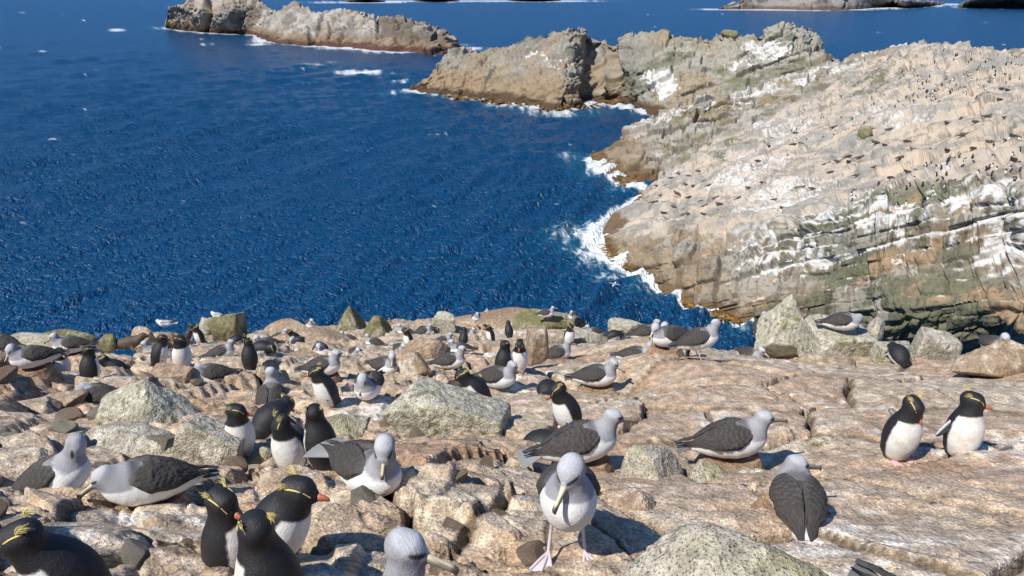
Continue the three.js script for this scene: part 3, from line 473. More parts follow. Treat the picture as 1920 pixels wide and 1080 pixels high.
for (const [i, [l, r, y, t]] of [[648, 722, 3.5, -3], [775, 862, 2, -2.5], [952, 1052, 1.5, -3]].entries())
  headland('distant_island_00' + (i + 2), { left: l, right: r, nx: 60, ny: 14, depth: 300, top: [[l, y - .5], [lerp(l, r, .2), lerp(y, t, .7)], [lerp(l, r, .45), t], [lerp(l, r, .7), lerp(y, t, .8)], [r, y - .5]], bottom: [[l, y + .3], [r, y + .3]], range: [[lerp(l, r, .45), t, 2150 + 50 * i]], sea: [[l, y], [(l + r) / 2, y + .2], [r, y]], shape: (p) => { const s = farShape(p); s[0] *= .4; return s; }, paint: farPaint });
// ---------------------------------------------------------------- the near slope: bedrock split into slabs by deep cracks
const profile = [[0, 1.1], [2.5, 2.2], [4.7, 3.15], [9, 4.95], [12.4, 6.45], [18, 8.85], [22, 10.6], [28, 12.85], [60, 27]];
// heights read off where birds and boulders stand: [photo x, photo y, distance]
const footing = [[90, 640, 12], [1750, 665, 11], [1600, 665, 12.5], [1640, 720, 8.5], [1800, 720, 8.3], [1900, 760, 7], [1560, 760, 7.4],
  [200, 660, 15], [350, 650, 19], [430, 655, 20], [900, 606, 28], [800, 612, 28], [600, 618, 27], [1000, 620, 26], [700, 614, 28], [450, 625, 25],
  ...albatrosses.filter((a) => a[7] !== 'p').map((a) => [a[0], a[1], a[2], a[7] === 'n' ? .105 : 0]), ...penguins.map((a) => [a[0], a[1], a[2], 0])].map(([x, y, d, nest = 0]) => { const p = at(x, y, d); const q = d < 4 ? .09 : d < 6.6 ? .15 : 9; return [p.x, p.z, clamp(p.y - nest - (EYE - pl(profile, -p.z)), -q, q), d]; });
const rimLine = [[-600, 11], [0, 12.6], [150, 14], [230, 16.5], [350, 21], [450, 25.5], [600, 28.3], [900, 28.6], [1000, 27.5], [1100, 25], [1200, 18], [1290, 14], [1450, 14.4], [1600, 13.6], [1750, 12], [1920, 11.2], [2600, 11]];
function groundRaw(x, z) {                                                     // the slope without cracks
  let w = 1e-3, s = 0;
  for (const [fx, fz, r, d] of footing) { const q = ((x - fx) ** 2 + (z - fz) ** 2) / (d * d * 0.012), k = 1 / (0.12 + q) / (0.12 + q); w += k; s += k * r; }
  const h = Math.hypot(x, z), px = 960 + FOC * (x / Math.max(-z, 0.3)) * 1.0, rim = pl(rimLine, px) + 0.5 * noise(x * .6, 3, z * .6), over = h - rim;
  let y = EYE - pl(profile, -z) + s / w;
  if (over > 0) y -= over * over * 0.5 / (over * .25 + .4);
  return y;
}
const GX = -36, GZ = -44, GC = .22, GNX = Math.ceil(72 / GC) + 1, GNZ = Math.ceil(45 / GC) + 1, groundTable = new Float32Array(GNX * GNZ);
for (let j = 0, k = 0; j < GNZ; j++) for (let i = 0; i < GNX; i++) groundTable[k++] = groundRaw(GX + i * GC, GZ + j * GC);
function groundY(x, z) { const u = clamp((x - GX) / GC, 0, GNX - 1.001), v = clamp((z - GZ) / GC, 0, GNZ - 1.001), i = Math.floor(u), j = Math.floor(v), k = j * GNX + i; return lerp(lerp(groundTable[k], groundTable[k + 1], u - i), lerp(groundTable[k + GNX], groundTable[k + GNX + 1], u - i), v - j); }
const seeds = [];                                                              // one point for each slab, the wide ones set by hand
function hitGround(px, py) { const r = rayDir(px, py).normalize(); let t = 0.8; for (let i = 0; i < 400; i++) { const x = r.x * t, y = EYE + r.y * t, z = r.z * t, g = groundY(x, z); if (y < g) return V(x, g, z); t += Math.max(0.015, (y - g) * 0.6); if (t > 60) break; } return V(r.x * t, groundY(r.x * t, r.z * t), r.z * t); }
for (const [px, py] of [[1720, 985], [1480, 1070], [1880, 900], [1250, 800], [1400, 745], [1360, 700], [1520, 740], [1500, 690], [1680, 740], [1640, 800], [1880, 740], [1840, 790], [1560, 840], [1100, 790], [1150, 880], [900, 900], [830, 960], [960, 1000], [680, 980], [560, 960], [760, 870], [620, 1060], [850, 1075], [1080, 1010], [1180, 1000], [1280, 985], [1010, 740], [1080, 700], [980, 790], [880, 700], [780, 670], [640, 760], [560, 740], [450, 745], [420, 700], [700, 800], [330, 770], [1600, 690], [1420, 800], [1330, 870], [1800, 680], [1000, 700], [1060, 660], [1020, 670]]) { const p = hitGround(px, py); seeds.push([p.x, p.z, 1]); }
{ const r = rng(41); for (let i = 0; i < 6500 && seeds.length < 380; i++) {
  const a = (r() * 150 - 75) * DEG, h = 1.2 * Math.pow(26, r()), x = h * Math.sin(a), z = -h * Math.cos(a), left = x < -0.12 * h + .2;
  const gap = (left ? 0.13 : 0.21) * (h + 1.2) * (h > 13 ? .8 : 1); let ok = true; for (const s of seeds) if ((s[0] - x) ** 2 + (s[1] - z) ** 2 < gap * gap) { ok = false; break; } if (ok) seeds.push([x, z, left ? .75 : 1]); } }
const slabs = seeds.map((s, i) => { const r = rng(900 + i), h = Math.hypot(s[0], s[1]), k = s[0] < -.1 * h ? 1.6 : .75; return { x: s[0], z: s[1], up: (r() - .45) * .05 * k, tx: (r() - .5) * .11 * k, tz: (r() - .5) * .11 * k, tone: r(), red: r() }; });
const CW = 64, cells = Array.from({ length: CW * CW }, () => []), cellOf = (x, z) => Math.floor(x / 2) + 32 + (Math.floor(z / 2) + 40) * CW; slabs.forEach((s, i) => cells[cellOf(s.x, s.z)].push(i));
function slabAt(x, z) {                                                        // [slab, distance to its crack, second slab]
  const h = Math.hypot(x, z), q = 0.10 + h * .012, wx = x + q * 1.1 * fbm(x * 1.3, 1, z * 1.3, 3), wz = z + q * 1.1 * fbm(x * 1.3, 8, z * 1.3, 3);
  let a = 1e9, b = 1e9, ia = 0, ib = 0; const cx = Math.floor(wx / 2), cz = Math.floor(wz / 2), R = h > 14 ? 3 : h > 4 ? 2 : 1;
  for (let i = -R; i <= R; i++) for (let j = -R; j <= R; j++) { const l = cells[cx + i + 32 + (cz + j + 40) * CW]; if (l) for (const s of l) { const d = (slabs[s].x - wx) ** 2 + (slabs[s].z - wz) ** 2; if (d < a) { b = a; ib = ia; a = d; ia = s; } else if (d < b) { b = d; ib = s; } } }
  const A = slabs[ia], B = slabs[ib], l = Math.hypot(A.x - B.x, A.z - B.z) || 1;
  return [ia, (b - a) / (2 * l), ib];
}
function plate(x, z, S, seed) {                                                // an angular plate: height about -1..1, level and dip of its own, edges straight
  S = Math.round(S * 5) / 5 || .2; const wx = x / S + .10 * noise(x * 2.2 / S * .3, seed, z * 2.2 / S * .3), wz = z / S * 1.15 + .10 * noise(x * .7 / S, seed + 9, z * .7 / S), ix = Math.floor(wx), iz = Math.floor(wz); let a = 9, b = 9, ux = 0, uz = 0, ia = 0, ja = 0;
  for (let i = -1; i <= 1; i++) for (let j = -1; j <= 1; j++) { const cx = ix + i, cz = iz + j, dx = cx + hash3(cx, cz, seed) - wx, dz = cz + hash3(cz, cx, seed + 40) - wz, d = dx * dx + dz * dz; if (d < a) { b = a; a = d; ux = dx; uz = dz; ia = cx; ja = cz; } else if (d < b) b = d; }
  const e = Math.sqrt(b) - Math.sqrt(a), m = sstep(0, .10, e); return [m * ((hash3(ia, ja, seed + 7) - .5) + (hash3(ia, ja, seed + 8) - .5) * 1.3 * ux + (hash3(ia, ja, seed + 9) - .5) * 1.3 * uz) - (1 - m) * .22];
}
function rockTop(x, z, sl) {
  const [ia, e, ib] = sl || slabAt(x, z), s = slabs[ia], h = Math.hypot(x, z), k = 1 + h * .06;
  const pair = hash3(Math.min(ia, ib), Math.max(ia, ib), 5), left = x < -.1 * h ? 1.5 : 1, wide = (.012 + .022 * pair) * k * left, deep = (pair < .4 ? .02 : .06 + .12 * hash3(ia + ib, ia * ib, 2)) * Math.min(k, 1.6) * left;
  const g = groundY(x, z), tilt = clamp(s.tx * (x - s.x) + s.tz * (z - s.z), -.2, .2);
  const rough = .06 * fbm(x * .6, 2, z * .6, 2) + .004 * ridge(x * 3 + .3 * noise(x * 5, 1, z * 5), 4, z * 4.2, 3) + .008 * fbm(x * 9, 6, z * 9, 3);
  // flat plates left where rock has split off: each with its own level and dip
  const broken = 1 - sstep(-.12, .10, x / Math.max(h, .5)), P1 = plate(x, z, .62 + h * .02, 1), P2 = plate(x + 3.3, z, .27 + h * .012, 2), amp = lerp(.030, .10, broken);
  const ledge = amp * (P1[0] + .55 * P2[0]);
  const thin = 1 - sstep(.006, .022, Math.abs(fbm(x * .9 + 7, 51, z * 1.2, 3)) * (.55 + .3 * noise(x * .5, 1, z * .5)));
  const edge = sstep(0, wide, e), round = (pair < .4 ? .004 : .014) * k * (1 - sstep(0, .10 * k, e));
  return g + edge * (s.up * Math.min(k, 1.5) + tilt - round) - (1 - edge) * deep + (rough + ledge - .016 * thin) * Math.min(k, 1.6);
}
// stone textures: crystals of quartz, feldspar and dark mica; colour sits in the vertices
const stoneN = 1024, sA = tileNoise(stoneN, 64, 3, 11, .7), sB = tileNoise(stoneN, 128, 2, 37, .8), sC = tileNoise(stoneN, 10, 5, 53, .6), sD = tileNoise(stoneN, 24, 4, 71, .65);
const bedTex = texOf(stoneN, (i) => { const v = .74 + .36 * (sA[i] - .5) + .26 * (sB[i] - .5) + .30 * (sC[i] - .5) - (sD[i] > .66 ? .22 * (sD[i] - .66) * 4 : 0); const w = sstep(.60, .74, sB[i] * .5 + sC[i] * .5) * .14; return [v + w, v * .985 + w, v * .96 + w * .96]; }, true);
const granTex = texOf(stoneN, (i) => { const dark = sstep(.55, .68, sA[i] * .6 + sB[i] * .4), v = .86 + .30 * (sC[i] - .5) + .28 * (sD[i] - .5) - .42 * dark; return [v, v * .99, v * .96]; }, true);
const stoneBump = texOf(stoneN, (i) => { const v = .45 * sC[i] + .35 * sD[i] + .2 * sA[i]; return [v, v, v]; });
const bedMat = new THREE.MeshStandardMaterial({ vertexColors: true, map: bedTex, roughness: .9, bumpMap: stoneBump, bumpScale: .03 });
const granMat = new THREE.MeshStandardMaterial({ vertexColors: true, map: granTex, roughness: .92, bumpMap: stoneBump, bumpScale: .03 });
function bedColour(x, z, sl, y) {
  const [ia, e] = sl, s = slabs[ia], h = Math.hypot(x, z), k = 1 / (1 + h * .05);
  const n1 = fbm(x * .5, 3, z * .5, 3), n2 = fbm(x * 1.7 + 5, 1, z * 1.7, 4), n3 = fbm(x * 7, 9, z * 7, 3);
  const right = sstep(-.15, .35, x / h);
  let c = mixc([.40, .30, .215], [.46, .385, .30], sstep(-.25, .3, n2 + (s.tone - .5) * .7));
  c = mixc(c, [.325, .21, .135], sstep(.05, .36, n1 + n2 * .35 + (s.red - .6) * .6) * .8);
  c = mixc(c, [.30, .27, .21], sstep(.12, .4, fbm(x * .8, 23, z * .8, 4) + (.5 - s.red) * .35 - .1 * right) * .8);
  // droppings: pale wash and thin runs that follow the fall of the rock
  const wx = x + .35 * fbm(x * .8, 15, z * .8, 2), wz = z + .22 * fbm(x * .7, 19, z * .7, 3), run = ridge(wx * .55 * (k + .3), 6, wz * 5.2 * (k + .2), 3), run2 = ridge(wx * 1.6, 26, wz * 7 * (k + .2), 2);
  const area = fbm(x * .42, 33, z * .42, 3) + .32 * sstep(.26, .5, x / h) * sstep(6.5, 3.5, h) + .02;
  const wash = sstep(.18, .62, area + n2 * .45 + n3 * .22);
  c = mixc(c, [.55, .475, .395], wash * .8);
  c = mixc(c, [.74, .70, .65], sstep(.52, .82, run * .62 + area * .8 + n3 * .3) * .85);
  c = mixc(c, [.72, .67, .61], sstep(.58, .84, run2 * .55 + area * .5 + n3 * .35 + n2 * .25) * .7);
  const grit = sstep(.2, .45, n3 + .5 * fbm(x * 16, 2, z * 16, 2)); c = mixc(c, [.20, .15, .105], grit * .28);
  // earth washed into the cracks
  c = mixc(c, [.16, .115, .075], 1 - sstep(.008, .03 + .02 * n2, e / (1 + h * .06)));
  return c;
}
const bedrock = structure(new THREE.Group(), 'bedrock');
{
  const nx = 600, ny = 440, pos = new Float32Array(nx * ny * 3), col = new Float32Array(nx * ny * 3), uv = new Float32Array(nx * ny * 2), own = new Int32Array(nx * ny); let k = 0;
  for (let j = 0; j < ny; j++) { const h = 0.7 * Math.pow(50, j / (ny - 1));
    for (let i = 0; i < nx; i++, k++) { const u = i / (nx - 1) * 2 - 1, a = (Math.abs(u) < .9 ? u / .9 * 42 : Math.sign(u) * (42 + (Math.abs(u) - .9) * 480)) * DEG, x = h * Math.sin(a), z = -h * Math.cos(a), sl = slabAt(x, z), y = rockTop(x, z, sl), c = bedColour(x, z, sl, y);
      pos[3 * k] = x; pos[3 * k + 1] = y; pos[3 * k + 2] = z; col[3 * k] = c[0] / .52; col[3 * k + 1] = c[1] / .52; col[3 * k + 2] = c[2] / .52; uv[2 * k] = (x + y * .3) / 1.3; uv[2 * k + 1] = (z - y * .9) / 1.3; own[k] = sl[0]; } }
  const whole = gridGeo(pos, null, nx, ny), nor = whole.attributes.normal.array, lists = new Map();
  for (let j = 0; j < ny - 1; j++) for (let i = 0; i < nx - 1; i++) { const a = j * nx + i, o = own[a]; if (!lists.has(o)) lists.set(o, []); lists.get(o).push(a); }
  let rest = [];
  for (const [o, quads] of lists) {
    const map = new Map(), P = [], N = [], C = [], U = [], I = [];
    const v = (q) => { let m = map.get(q); if (m === undefined) { m = map.size; map.set(q, m); P.push(pos[3 * q], pos[3 * q + 1], pos[3 * q + 2]); N.push(nor[3 * q], nor[3 * q + 1], nor[3 * q + 2]); C.push(col[3 * q], col[3 * q + 1], col[3 * q + 2]); U.push(uv[2 * q], uv[2 * q + 1]); } return m; };
    for (const a of quads) { const b = a + 1, c = a + nx, d = c + 1; I.push(v(a), v(b), v(c), v(b), v(d), v(c)); }
    const g = new THREE.BufferGeometry(); g.setAttribute('position', new THREE.Float32BufferAttribute(P, 3)); g.setAttribute('normal', new THREE.Float32BufferAttribute(N, 3)); g.setAttribute('color', new THREE.Float32BufferAttribute(C, 3)); g.setAttribute('uv', new THREE.Float32BufferAttribute(U, 2)); g.setIndex(I);
    mesh('rock_slab', g, bedMat, bedrock);
  }
}
// ---------------------------------------------------------------- boulders: angular blocks with worn edges
function boulderGeo(seed, sx, sy, sz, { detail = 26, sharp = 20, rough = 1, faces = 13, kind = 'grey', peak = 0, block = 0, scale = 1 } = {}) {
  const r = rng(seed * 7919 + 5), planes = [];
  for (let i = 0; i < faces; i++) { const n = V(r() * 2 - 1, r() * 2 - 1, r() * 2 - 1).normalize(); planes.push([n, .60 + .34 * r()]); }
  planes.push([V(.1, 1, .15).normalize(), peak ? 1 + peak : .82 + .12 * r()], [V(0, -1, 0), .9]);
  if (block) { planes.length = 4; for (const [x, y, z] of [[1, 0, 0], [-1, 0, 0], [0, 1, 0], [0, -1, 0], [0, 0, 1], [0, 0, -1]]) planes.push([V(x + (r() - .5) * .55, y + (r() - .5) * .45, z + (r() - .5) * .55).normalize(), .66 + .14 * r()]); for (const q of planes.slice(0, 4)) q[1] = .8 + .16 * r(); }
  if (peak) planes.push([V(.86, .50, .12).normalize(), .54], [V(-.82, .56, .1).normalize(), .56], [V(.1, .55, .82).normalize(), .60], [V(0, .5, -.86).normalize(), .60]);
  const src = new THREE.IcosahedronGeometry(1, detail); src.deleteAttribute('uv'); src.deleteAttribute('normal');
  const n = src.attributes.position.count, pos = new Float32Array(n * 3), col = new Float32Array(n * 3), uv = new Float32Array(n * 2), nor = new Float32Array(n * 3), p = V(), q = V(), S = V(sx, sy, sz), big = Math.max(sx, sy, sz);
  const o = seed * 13.7, ids = new Int32Array(n), key = new Map(), U = [], NN = [], CC = [];
  const point = (d) => { let s = 0; for (const [m, h] of planes) { const c = m.dot(d); if (c > 0.02) s += Math.pow(c / h, sharp); } const R = Math.pow(s + Math.pow(.80, sharp), -1 / sharp); q.copy(d).multiplyScalar(R).multiply(S);
    const f = .045 * fbm(q.x / big * 1.6 + o, q.y / big * 1.6, q.z / big * 1.6, 3) * big, l = .011 * ridge(q.x * 7 + o, q.y * 7, q.z * 7, 3) + .012 * fbm(q.x * 16, q.y * 16 + o, q.z * 16, 3);
    const t = 1 + rough * (f + l * Math.min(1.6, .5 + big)) / Math.max(.05, q.length()); return q.multiplyScalar(t); };
  const paint = (x, y, z) => {
    x /= scale; y /= scale; z /= scale; const n1 = fbm(x * 2 + o, y * 2, z * 2, 3), n2 = fbm(x * 6, y * 6 + o, z * 6, 4), n3 = fbm(x * 17, y * 17, z * 17 + o, 2); let cc;
    if (kind === 'grey') { cc = mixc([.31, .285, .235], [.40, .375, .325], sstep(-.2, .3, n2)); cc = mixc(cc, [.22, .21, .125], sstep(.05, .35, n1 + n2 * .4) * .8); cc = mixc(cc, [.58, .55, .50], sstep(.16, .4, n1 * -.8 + n2 * .5 + n3 * .2) * .7); cc = mixc(cc, [.14, .125, .10], sstep(.20, .4, n3 * .6 + n2 * .5) * .7); }
    else if (kind === 'brown') { cc = mixc([.34, .255, .18], [.42, .345, .265], sstep(-.2, .3, n2)); cc = mixc(cc, [.29, .19, .12], sstep(.0, .3, n1 + n2 * .3) * .75); cc = mixc(cc, [.60, .55, .48], sstep(.2, .42, n2 * .8 - n1 * .5 + n3 * .3) * .8); cc = mixc(cc, [.16, .125, .09], sstep(.26, .42, n3 * .6 + n2 * .5) * .6); }
    else if (kind === 'green') { cc = mixc([.13, .125, .06], [.21, .195, .105], sstep(-.2, .3, n2)); cc = mixc(cc, [.34, .31, .25], sstep(.1, .3, -n1 + n2 * .4) * .8); cc = mixc(cc, [.07, .066, .04], sstep(.15, .35, n2 * .6 + n3 * .6) * .7); }
    else { cc = mixc([.36, .34, .28], [.43, .415, .36], sstep(-.2, .3, n2)); cc = mixc(cc, [.25, .24, .12], sstep(.0, .28, n2 * .7 + n3 * .5 + n1 * .2) * .8); cc = mixc(cc, [.58, .57, .53], sstep(.16, .4, n1 + n3 * .4) * .6); cc = mixc(cc, [.12, .115, .09], sstep(.14, .32, n3 * .8 - n1 * .2) * .7); }
    return cc; };
  for (let i = 0; i < n; i++) { p.fromBufferAttribute(src.attributes.position, i).normalize(); const k = Math.round((p.x + 2) * 9e3) + Math.round((p.y + 2) * 9e3) * 4e4 + Math.round((p.z + 2) * 9e3) * 16e8; let m = key.get(k); if (m === undefined) { m = U.length; key.set(k, m); const w = point(p).clone(); U.push(w); NN.push(V(0, 0, 0)); CC.push(paint(w.x, w.y, w.z)); } ids[i] = m; const w = U[m]; pos[3 * i] = w.x; pos[3 * i + 1] = w.y; pos[3 * i + 2] = w.z; }
  const tmp = new THREE.BufferGeometry(); tmp.setAttribute('position', new THREE.BufferAttribute(pos, 3));
  const a = V(), b = V(), c = V();
  for (let i = 0; i < n; i += 3) { a.fromArray(pos, 3 * i); b.fromArray(pos, 3 * i + 3); c.fromArray(pos, 3 * i + 6); b.sub(a); c.sub(a); b.cross(c); for (let k = 0; k < 3; k++) NN[ids[i + k]].add(b);
    const ax = Math.abs(b.x), ay = Math.abs(b.y), az = Math.abs(b.z), w = ay >= ax && ay >= az ? 0 : ax >= az ? 1 : 2;
    for (let k = 0; k < 3; k++) { const j = i + k, x = pos[3 * j], y = pos[3 * j + 1], z = pos[3 * j + 2]; uv[2 * j] = ((w === 1 ? z : x) + o) / .9; uv[2 * j + 1] = ((w === 0 ? z : y) + o) / .9; } }
  NN.forEach((m) => m.normalize());
  for (let i = 0; i < n; i++) { const m = NN[ids[i]], cc = CC[ids[i]]; nor[3 * i] = m.x; nor[3 * i + 1] = m.y; nor[3 * i + 2] = m.z; col[3 * i] = cc[0] / .60; col[3 * i + 1] = cc[1] / .60; col[3 * i + 2] = cc[2] / .60; }
  tmp.setAttribute('normal', new THREE.BufferAttribute(nor, 3)); tmp.setAttribute('color', new THREE.BufferAttribute(col, 3)); tmp.setAttribute('uv', new THREE.BufferAttribute(uv, 2));
  return tmp;
}
// [photo x, photo y of the middle, width, height in photo pixels, distance (0: where the slope is), turn, kind, options, label]
const boulders = [
  [842, 788, 285, 128, 6.9, -22, 'pale', { sharp: 26, block: 1, detail: 46, roll: -24 }, 'largest pale lichen-speckled tilted boulder in the middle of the colony'],
  [272, 788, 200, 172, 6.8, 10, 'pale', { detail: 42, sharp: 24, roll: -14 }, 'big grey lichen-crusted boulder left of the mid-slope penguins'],
  [255, 850, 175, 110, 6.0, 30, 'grey', { detail: 38 }, 'grey-and-white stained boulder right behind the preening albatross'],
  [400, 850, 130, 120, 5.9, 40, 'grey', { detail: 38, sharp: 30, block: 1, roll: -20 }, 'grey granite boulder with a flat shaded face beside two penguins'],
  [95, 870, 160, 130, 5.8, 70, 'brown', { detail: 36 }, 'tan boulder behind the preening albatross by the photo\'s left edge'],
  [45, 826, 130, 76, 6.6, 20, 'brown', { detail: 32 }, 'dark tan boulder under the cropped dark-backed albatross'],
  [318, 712, 100, 58, 9.6, 15, 'brown', { detail: 30, sharp: 30, block: 1 }, 'squarish tan boulder below the white-bellied penguin'],
  [115, 757, 88, 54, 8.0, 50, 'brown', { detail: 26 }, 'rounded grey-brown stone under the wingtips of the cropped albatross'],
  [160, 775, 50, 26, 7.8, 10, 'brown', { detail: 18 }, 'small brown stone leaning on the lichen-crusted boulder'],
  [60, 648, 220, 44, 12.4, 10, 'grey', { detail: 34 }, 'broad grey outcrop under the dark-winged bird at the rim'],
  [1218, 893, 124, 122, 5.05, 20, 'grey', { detail: 40, roll: -12 }, 'speckled grey egg-shaped boulder right of the standing albatross'],
  [1330, 910, 100, 92, 5.0, 75, 'grey', { detail: 34, roll: 18 }, 'rounded boulder with a pale ring mark'],
  [1406, 900, 92, 62, 5.15, 15, 'pale', { detail: 30 }, 'flat pale boulder below the side-on albatross nest'],
  [1405, 1140, 400, 240, 2.72, 30, 'grey', { detail: 56, sharp: 14, faces: 10, roll: 6 }, 'large speckled lichen boulder at the bottom edge of the photo'],
  [372, 1030, 92, 84, 4.1, 25, 'brown', { detail: 34 }, 'round tan boulder left of the black penguin group'],
  [285, 1040, 95, 42, 4.2, 0, 'pale', { detail: 26 }, 'low grey-green stone in front of the mound nest'],
  [210, 1062, 120, 70, 4.05, 60, 'grey', { detail: 30 }, 'white-splashed grey boulder right of the bottom-left penguin'],
  [150, 1010, 80, 60, 4.5, 20, 'grey', { detail: 26 }, 'grey stone between the preening albatross and the bottom-left penguin'],
  [300, 1076, 170, 50, 3.85, 10, 'brown', { detail: 26 }, 'flat brown slab stone at the bottom of the photo'],
  [440, 1065, 60, 40, 3.75, 0, 'brown', { detail: 22 }, 'brown stone under the black penguin\'s feet'],
  [497, 862, 62, 58, 6.0, 35, 'grey', { detail: 24, sharp: 28 }, 'small grey wedge stone between the penguin pair and its neighbour'],
  [560, 935, 150, 90, 4.9, 15, 'brown', { detail: 34 }, 'brown blocky ledge rock left of the long-tailed albatross'],
  [1195, 960, 110, 90, 4.1, 35, 'brown', { detail: 30 }, 'brown rock in the standing albatross\'s shadow'],
  [657, 606, 62, 56, 26, 15, 'green', { detail: 22, peak: .1, sharp: 18, faces: 5, lift: 1.0 }, 'dark green peaked boulder on the rim, left one of the pair'],
  [708, 619, 60, 60, 24, 40, 'green', { detail: 22, peak: .14, sharp: 18, faces: 5, lift: 1.0 }, 'dark green pointed boulder on the rim, right one of the pair'],
  [832, 604, 48, 42, 25.5, 10, 'pale', { detail: 22, sharp: 30, block: 1, lift: 1 }, 'pale squarish boulder topped with white on the rim'],
  [428, 616, 72, 64, 21, 20, 'green', { detail: 26, sharp: 30, block: 1, lift: 1 }, 'tall dark green block standing on the rim'],
  [393, 614, 50, 40, 21.3, 60, 'pale', { detail: 20, lift: 1 }, 'pale sloping boulder leaning on the dark green block'],
  [197, 642, 42, 26, 15.5, 0, 'green', { detail: 18, lift: 1 }, 'small bright mossy boulder at the left rim'],
  [125, 634, 86, 28, 12.6, 10, 'green', { detail: 24, lift: 1 }, 'low dark mossy boulder behind the left outcrop'],
  [302, 638, 92, 42, 17.6, 8, 'brown', { detail: 26, lift: 1 }, 'long brown boulder behind the small dark-backed albatross'],
  [272, 638, 44, 40, 17, 70, 'brown', { detail: 20, lift: 1 }, 'smooth brown boulder beside the resting seal'],
  [1040, 607, 120, 54, 26, 5, 'green', { detail: 30, sharp: 18, lift: 1 }, 'broad mossy boulder on the rim with birds on top'],
  [1008, 640, 46, 56, 11.4, 20, 'brown', { detail: 26, sharp: 30, block: 1, lift: 1 }, 'reddish upright block behind the upright penguin pair'],
  [1476, 604, 122, 86, 12.8, 20, 'pale', { detail: 40, peak: .12, faces: 7, lift: 1 }, 'large pale peaked boulder on the right rim'],
  [1575, 645, 150, 80, 12, 5, 'pale', { detail: 38, sharp: 26, block: 1, lift: 1 }, 'pale outcrop under the preening albatross on the right rim'],
  [1642, 618, 36, 40, 12.2, 30, 'grey', { detail: 20, lift: 1 }, 'small grey knob right of the rim albatross'],
  [1755, 645, 90, 52, 11.2, 10, 'grey', { detail: 28, sharp: 30, block: 1, lift: 1 }, 'grey banded block on the right rim'],
  [1675, 665, 80, 50, 11, 20, 'pale', { detail: 26, sharp: 28, block: 1, lift: 1 }, 'pale cracked block above the half-hidden black penguin'],
  [1880, 678, 150, 70, 9.2, 0, 'brown', { detail: 32, sharp: 24, lift: 1 }, 'brown slab hiding the rightmost albatross up to its head'],
  [1830, 690, 60, 50, 9.4, 30, 'green', { detail: 22, lift: 1 }, 'green-grey stone left of the rightmost slab'],
  [1170, 618, 64, 34, 18.5, 10, 'pale', { detail: 24, lift: 1 }, 'knobbly pale rock on the rim left of the albatross group'],
  [1090, 640, 110, 40, 17, 0, 'grey', { detail: 26, lift: 1 }, 'long grey rock below the mossy rim boulder'],
  [1530, 683, 110, 40, 10.5, 0, 'brown', { detail: 28, sharp: 28, lift: 1 }, 'tan overhanging block below the right rim outcrop'],
  [1610, 1, 10, 10, -1, 0, '', {}, ''],
  [930, 614, 190, 36, 27, 0, 'brown', { detail: 26, lift: 1 }, 'long flat tan slab rock along the middle of the rim'],
  [590, 640, 130, 42, 20, 0, 'brown', { detail: 28, lift: 1 }, 'broad tan rock below the dark green rim pair'],
  [545, 622, 80, 32, 23, 0, 'brown', { detail: 22, lift: 1 }, 'low tan boulder under the small bird at the rim'],
  [475, 640, 90, 34, 21, 0, 'grey', { detail: 22, lift: 1 }, 'grey stone right of the dark green block'],
  [580, 690, 100, 50, 13.2, 0, 'brown', { detail: 26, lift: 1 }, 'white-streaked tan rock behind the side-on albatross pair'],
  [800, 668, 110, 60, 14.5, 20, 'brown', { detail: 28, lift: 1 }, 'tan rock right of the albatross facing the camera'],
  [780, 690, 60, 50, 11.6, 20, 'brown', { detail: 24, lift: 1 }, 'brown rock above the largest pale boulder'],
  [1215, 748, 34, 22, 8.6, 0, 'grey', { detail: 14 }, 'grey cobble wedged in the crack by the nest mound'],
  [1243, 746, 30, 20, 8.6, 20, 'brown', { detail: 14 }, 'brown cobble, upper right of the wedged three'],
  [1250, 764, 34, 24, 8.1, 40, 'pale', { detail: 14 }, 'pale cobble, lowest of the wedged three'],
  [1545, 835, 46, 28, 5.9, 20, 'white', { detail: 18 }, 'flat whitewashed stone right of the side-on albatross'],
  [648, 806, 112, 66, 7.0, 30, 'grey', { detail: 28 }, 'grey rock hiding the lower half of the peeking penguin'],
  [1015, 840, 40, 26, 6.2, 0, 'brown', { detail: 16 }, 'brown stone behind the albatross on the red nest'],
  [1300, 965, 50, 36, 4.5, 20, 'brown', { detail: 18 }, 'small reddish stone between the two rounded boulders'],
  [1360, 968, 56, 34, 4.4, 50, 'grey', { detail: 18 }, 'small grey stone right below the ring-marked boulder'],
  [1450, 935, 50, 34, 4.7, 0, 'grey', { detail: 16 }, 'grey stone left of the albatross seen from behind'],
].filter((b) => b[4] >= 0);
const rockHeights = [];
boulders.forEach(([px, py, w, h, d, turn, kind, o, label], i) => {
  const p = at(px, py, d), m = d / FOC, sx = w * m * .5, vis = h * m; let sy = Math.max(vis * (o.lift ? .62 : .55), sx * .3); const sz = Math.max(.62 * (sx + sy) * .5 + .25 * sy, .4 * sx);
  const floor = Math.min(...[[0, 0], [.6, 0], [-.6, 0], [0, .6]].map(([u, v]) => rockTop(p.x + u * sx, p.z + v * sz))), top = p.y + .86 * sy; if (p.y - .72 * sy > floor) { sy = Math.min((top - floor) / 1.5, sy * 1.35); p.y = top - .86 * sy; }
  const g = boulderGeo(i + 1, sx * 1.06, sy, sz, { ...o, kind: kind === 'white' ? 'pale' : kind, scale: Math.max(1, d / 9) });
  const b = mesh(numbered('boulder'), g, kind === 'brown' ? bedMat : granMat); scene.add(b);
  b.rotation.set(0, 0, (o.roll || 0) * DEG); b.position.copy(p);
  tag(b, label, 'boulder', 'boulders of the near slope');
});
